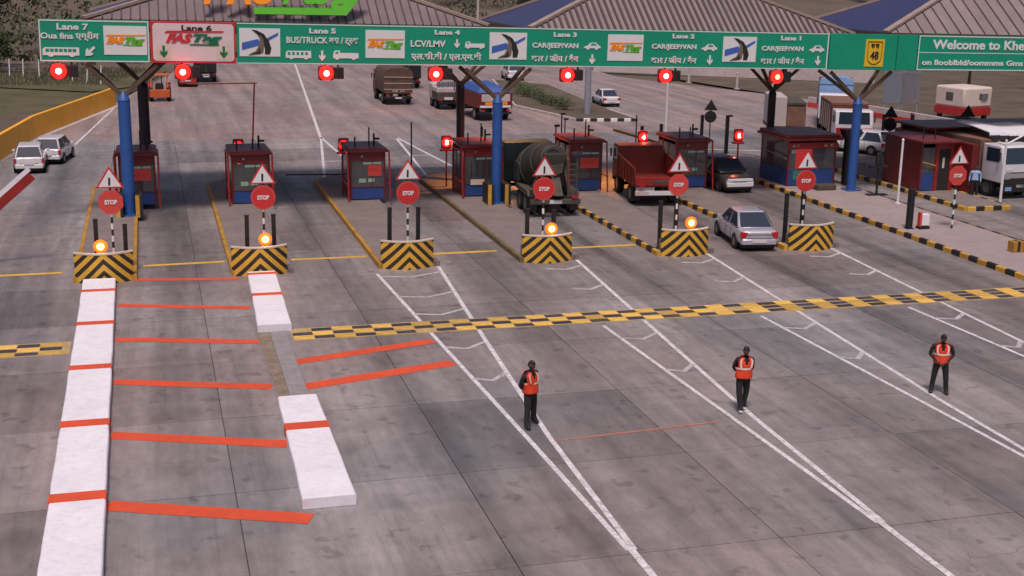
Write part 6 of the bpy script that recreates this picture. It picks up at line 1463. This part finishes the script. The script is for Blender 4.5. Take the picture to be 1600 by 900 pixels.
tree('tree', 'lighter bush like tree below the dark tree at the left edge', -12.6, 96, 4.6, 1.8, mat['leaf'], 2200, .12, .14)
far_t = [(58, 190), (66, 205), (73, 196), (80, 214), (88, 226), (62, 230)]
for k, (x, y_) in enumerate(far_t):
    tree('tree', '%s hazy green tree behind the gap between the left and middle roofs' % ords[k], x, y_, rng.uniform(8, 12), rng.uniform(3.5, 5), mat['leaf'] if k % 2 else mat['leafdark'], 2200, .3, .3, 'trees behind the roofs')
for k, (x, y_) in enumerate(((168, 230), (182, 246), (196, 236), (178, 262))):
    tree('tree', '%s hazy dark tree behind the gap between the middle and right roofs' % ords[k], x, y_, rng.uniform(9, 13), rng.uniform(4.5, 6), mat['leafdark'], 2200, .34, .3, 'trees behind the right roofs')
for k, (x, y_) in enumerate(((84, 70), (90, 66), (96, 64), (101, 60), (108, 66))):
    tree('tree', '%s tree from the left beyond the white cabin' % ords[k], x, y_, rng.uniform(5.5, 7.5), rng.uniform(2.2, 3), mat['leafdark'] if k > 2 else mat['leafdry'], 1800, .17, .2, 'trees beyond the cabin')
# scrub on the hillside: one uncountable mass
sc = MB(); r3 = random.Random(3)
for _ in range(950):
    y_ = 108 + 230 * r3.random() ** 1.3; x_ = -50 + (y_ - 60) * r3.uniform(-.1, 1.05)
    if 9 < x_ < 60 and y_ < 150: continue
    s_ = r3.uniform(.7, 2.0) * (1 + y_/260); leaves(sc, (x_, y_, terrain_z(x_, y_) + s_*.45), s_, 34, .22 + y_/900, .75, r3)
so = sc.build('hillside_scrub', mat['leafdry'], fix=False); so['kind'] = 'stuff'; so['label'] = 'brown dry scrub covering the hillside behind the plaza'; so['category'] = 'scrub'
gb = MB()
for _ in range(5200):
    y_ = r3.uniform(80, 100); x_ = r3.uniform(-30, 2.0) 
    if x_ > -2 + (y_ - 78)*.2: continue
    hgt = r3.uniform(.12, .45); a = r3.uniform(0, 6.28); w2 = .05
    gb.add([(x_ - w2*math.cos(a), y_ - w2*math.sin(a), -.15), (x_ + w2*math.cos(a), y_ + w2*math.sin(a), -.15), (x_ + r3.uniform(-.1,.1), y_, hgt - .1)], [(0,1,2)])
go = gb.build('dry_grass', mat['leafdry'], fix=False); go['kind'] = 'stuff'; go['label'] = 'dry grass on the verge at the far left'; go['category'] = 'grass'
fence_x = [(-12.6, 92.0), (-11.2, 90.7), (-9.9, 90.2), (-8.3, 89.0), (-6.5, 87.4), (-5.0, 85.2), (-3.6, 83.0), (-2.3, 81.5)]
fo = thing('fence', 'fence of thin pale posts and wire at the far left', 'fence', (-12.6, 92.0, -.15))
for k, (x, y_) in enumerate(fence_x):
    b = MB(); b.tube((x + 12.6, y_ - 92, 0), (x + 12.6 + rng.uniform(-.05,.25), y_ - 92, 1.75), .07, .055, 8); b.build('fence_post', mat['white'], fo)
    if k:
        x0, y0 = fence_x[k-1]
        for z in (.6, 1.1, 1.55):
            b = MB(); b.tube((x0 + 12.6, y0 - 92, z), (x + 12.6, y_ - 92, z), .012, n=5); b.build('wire', mat['steel'], fo)
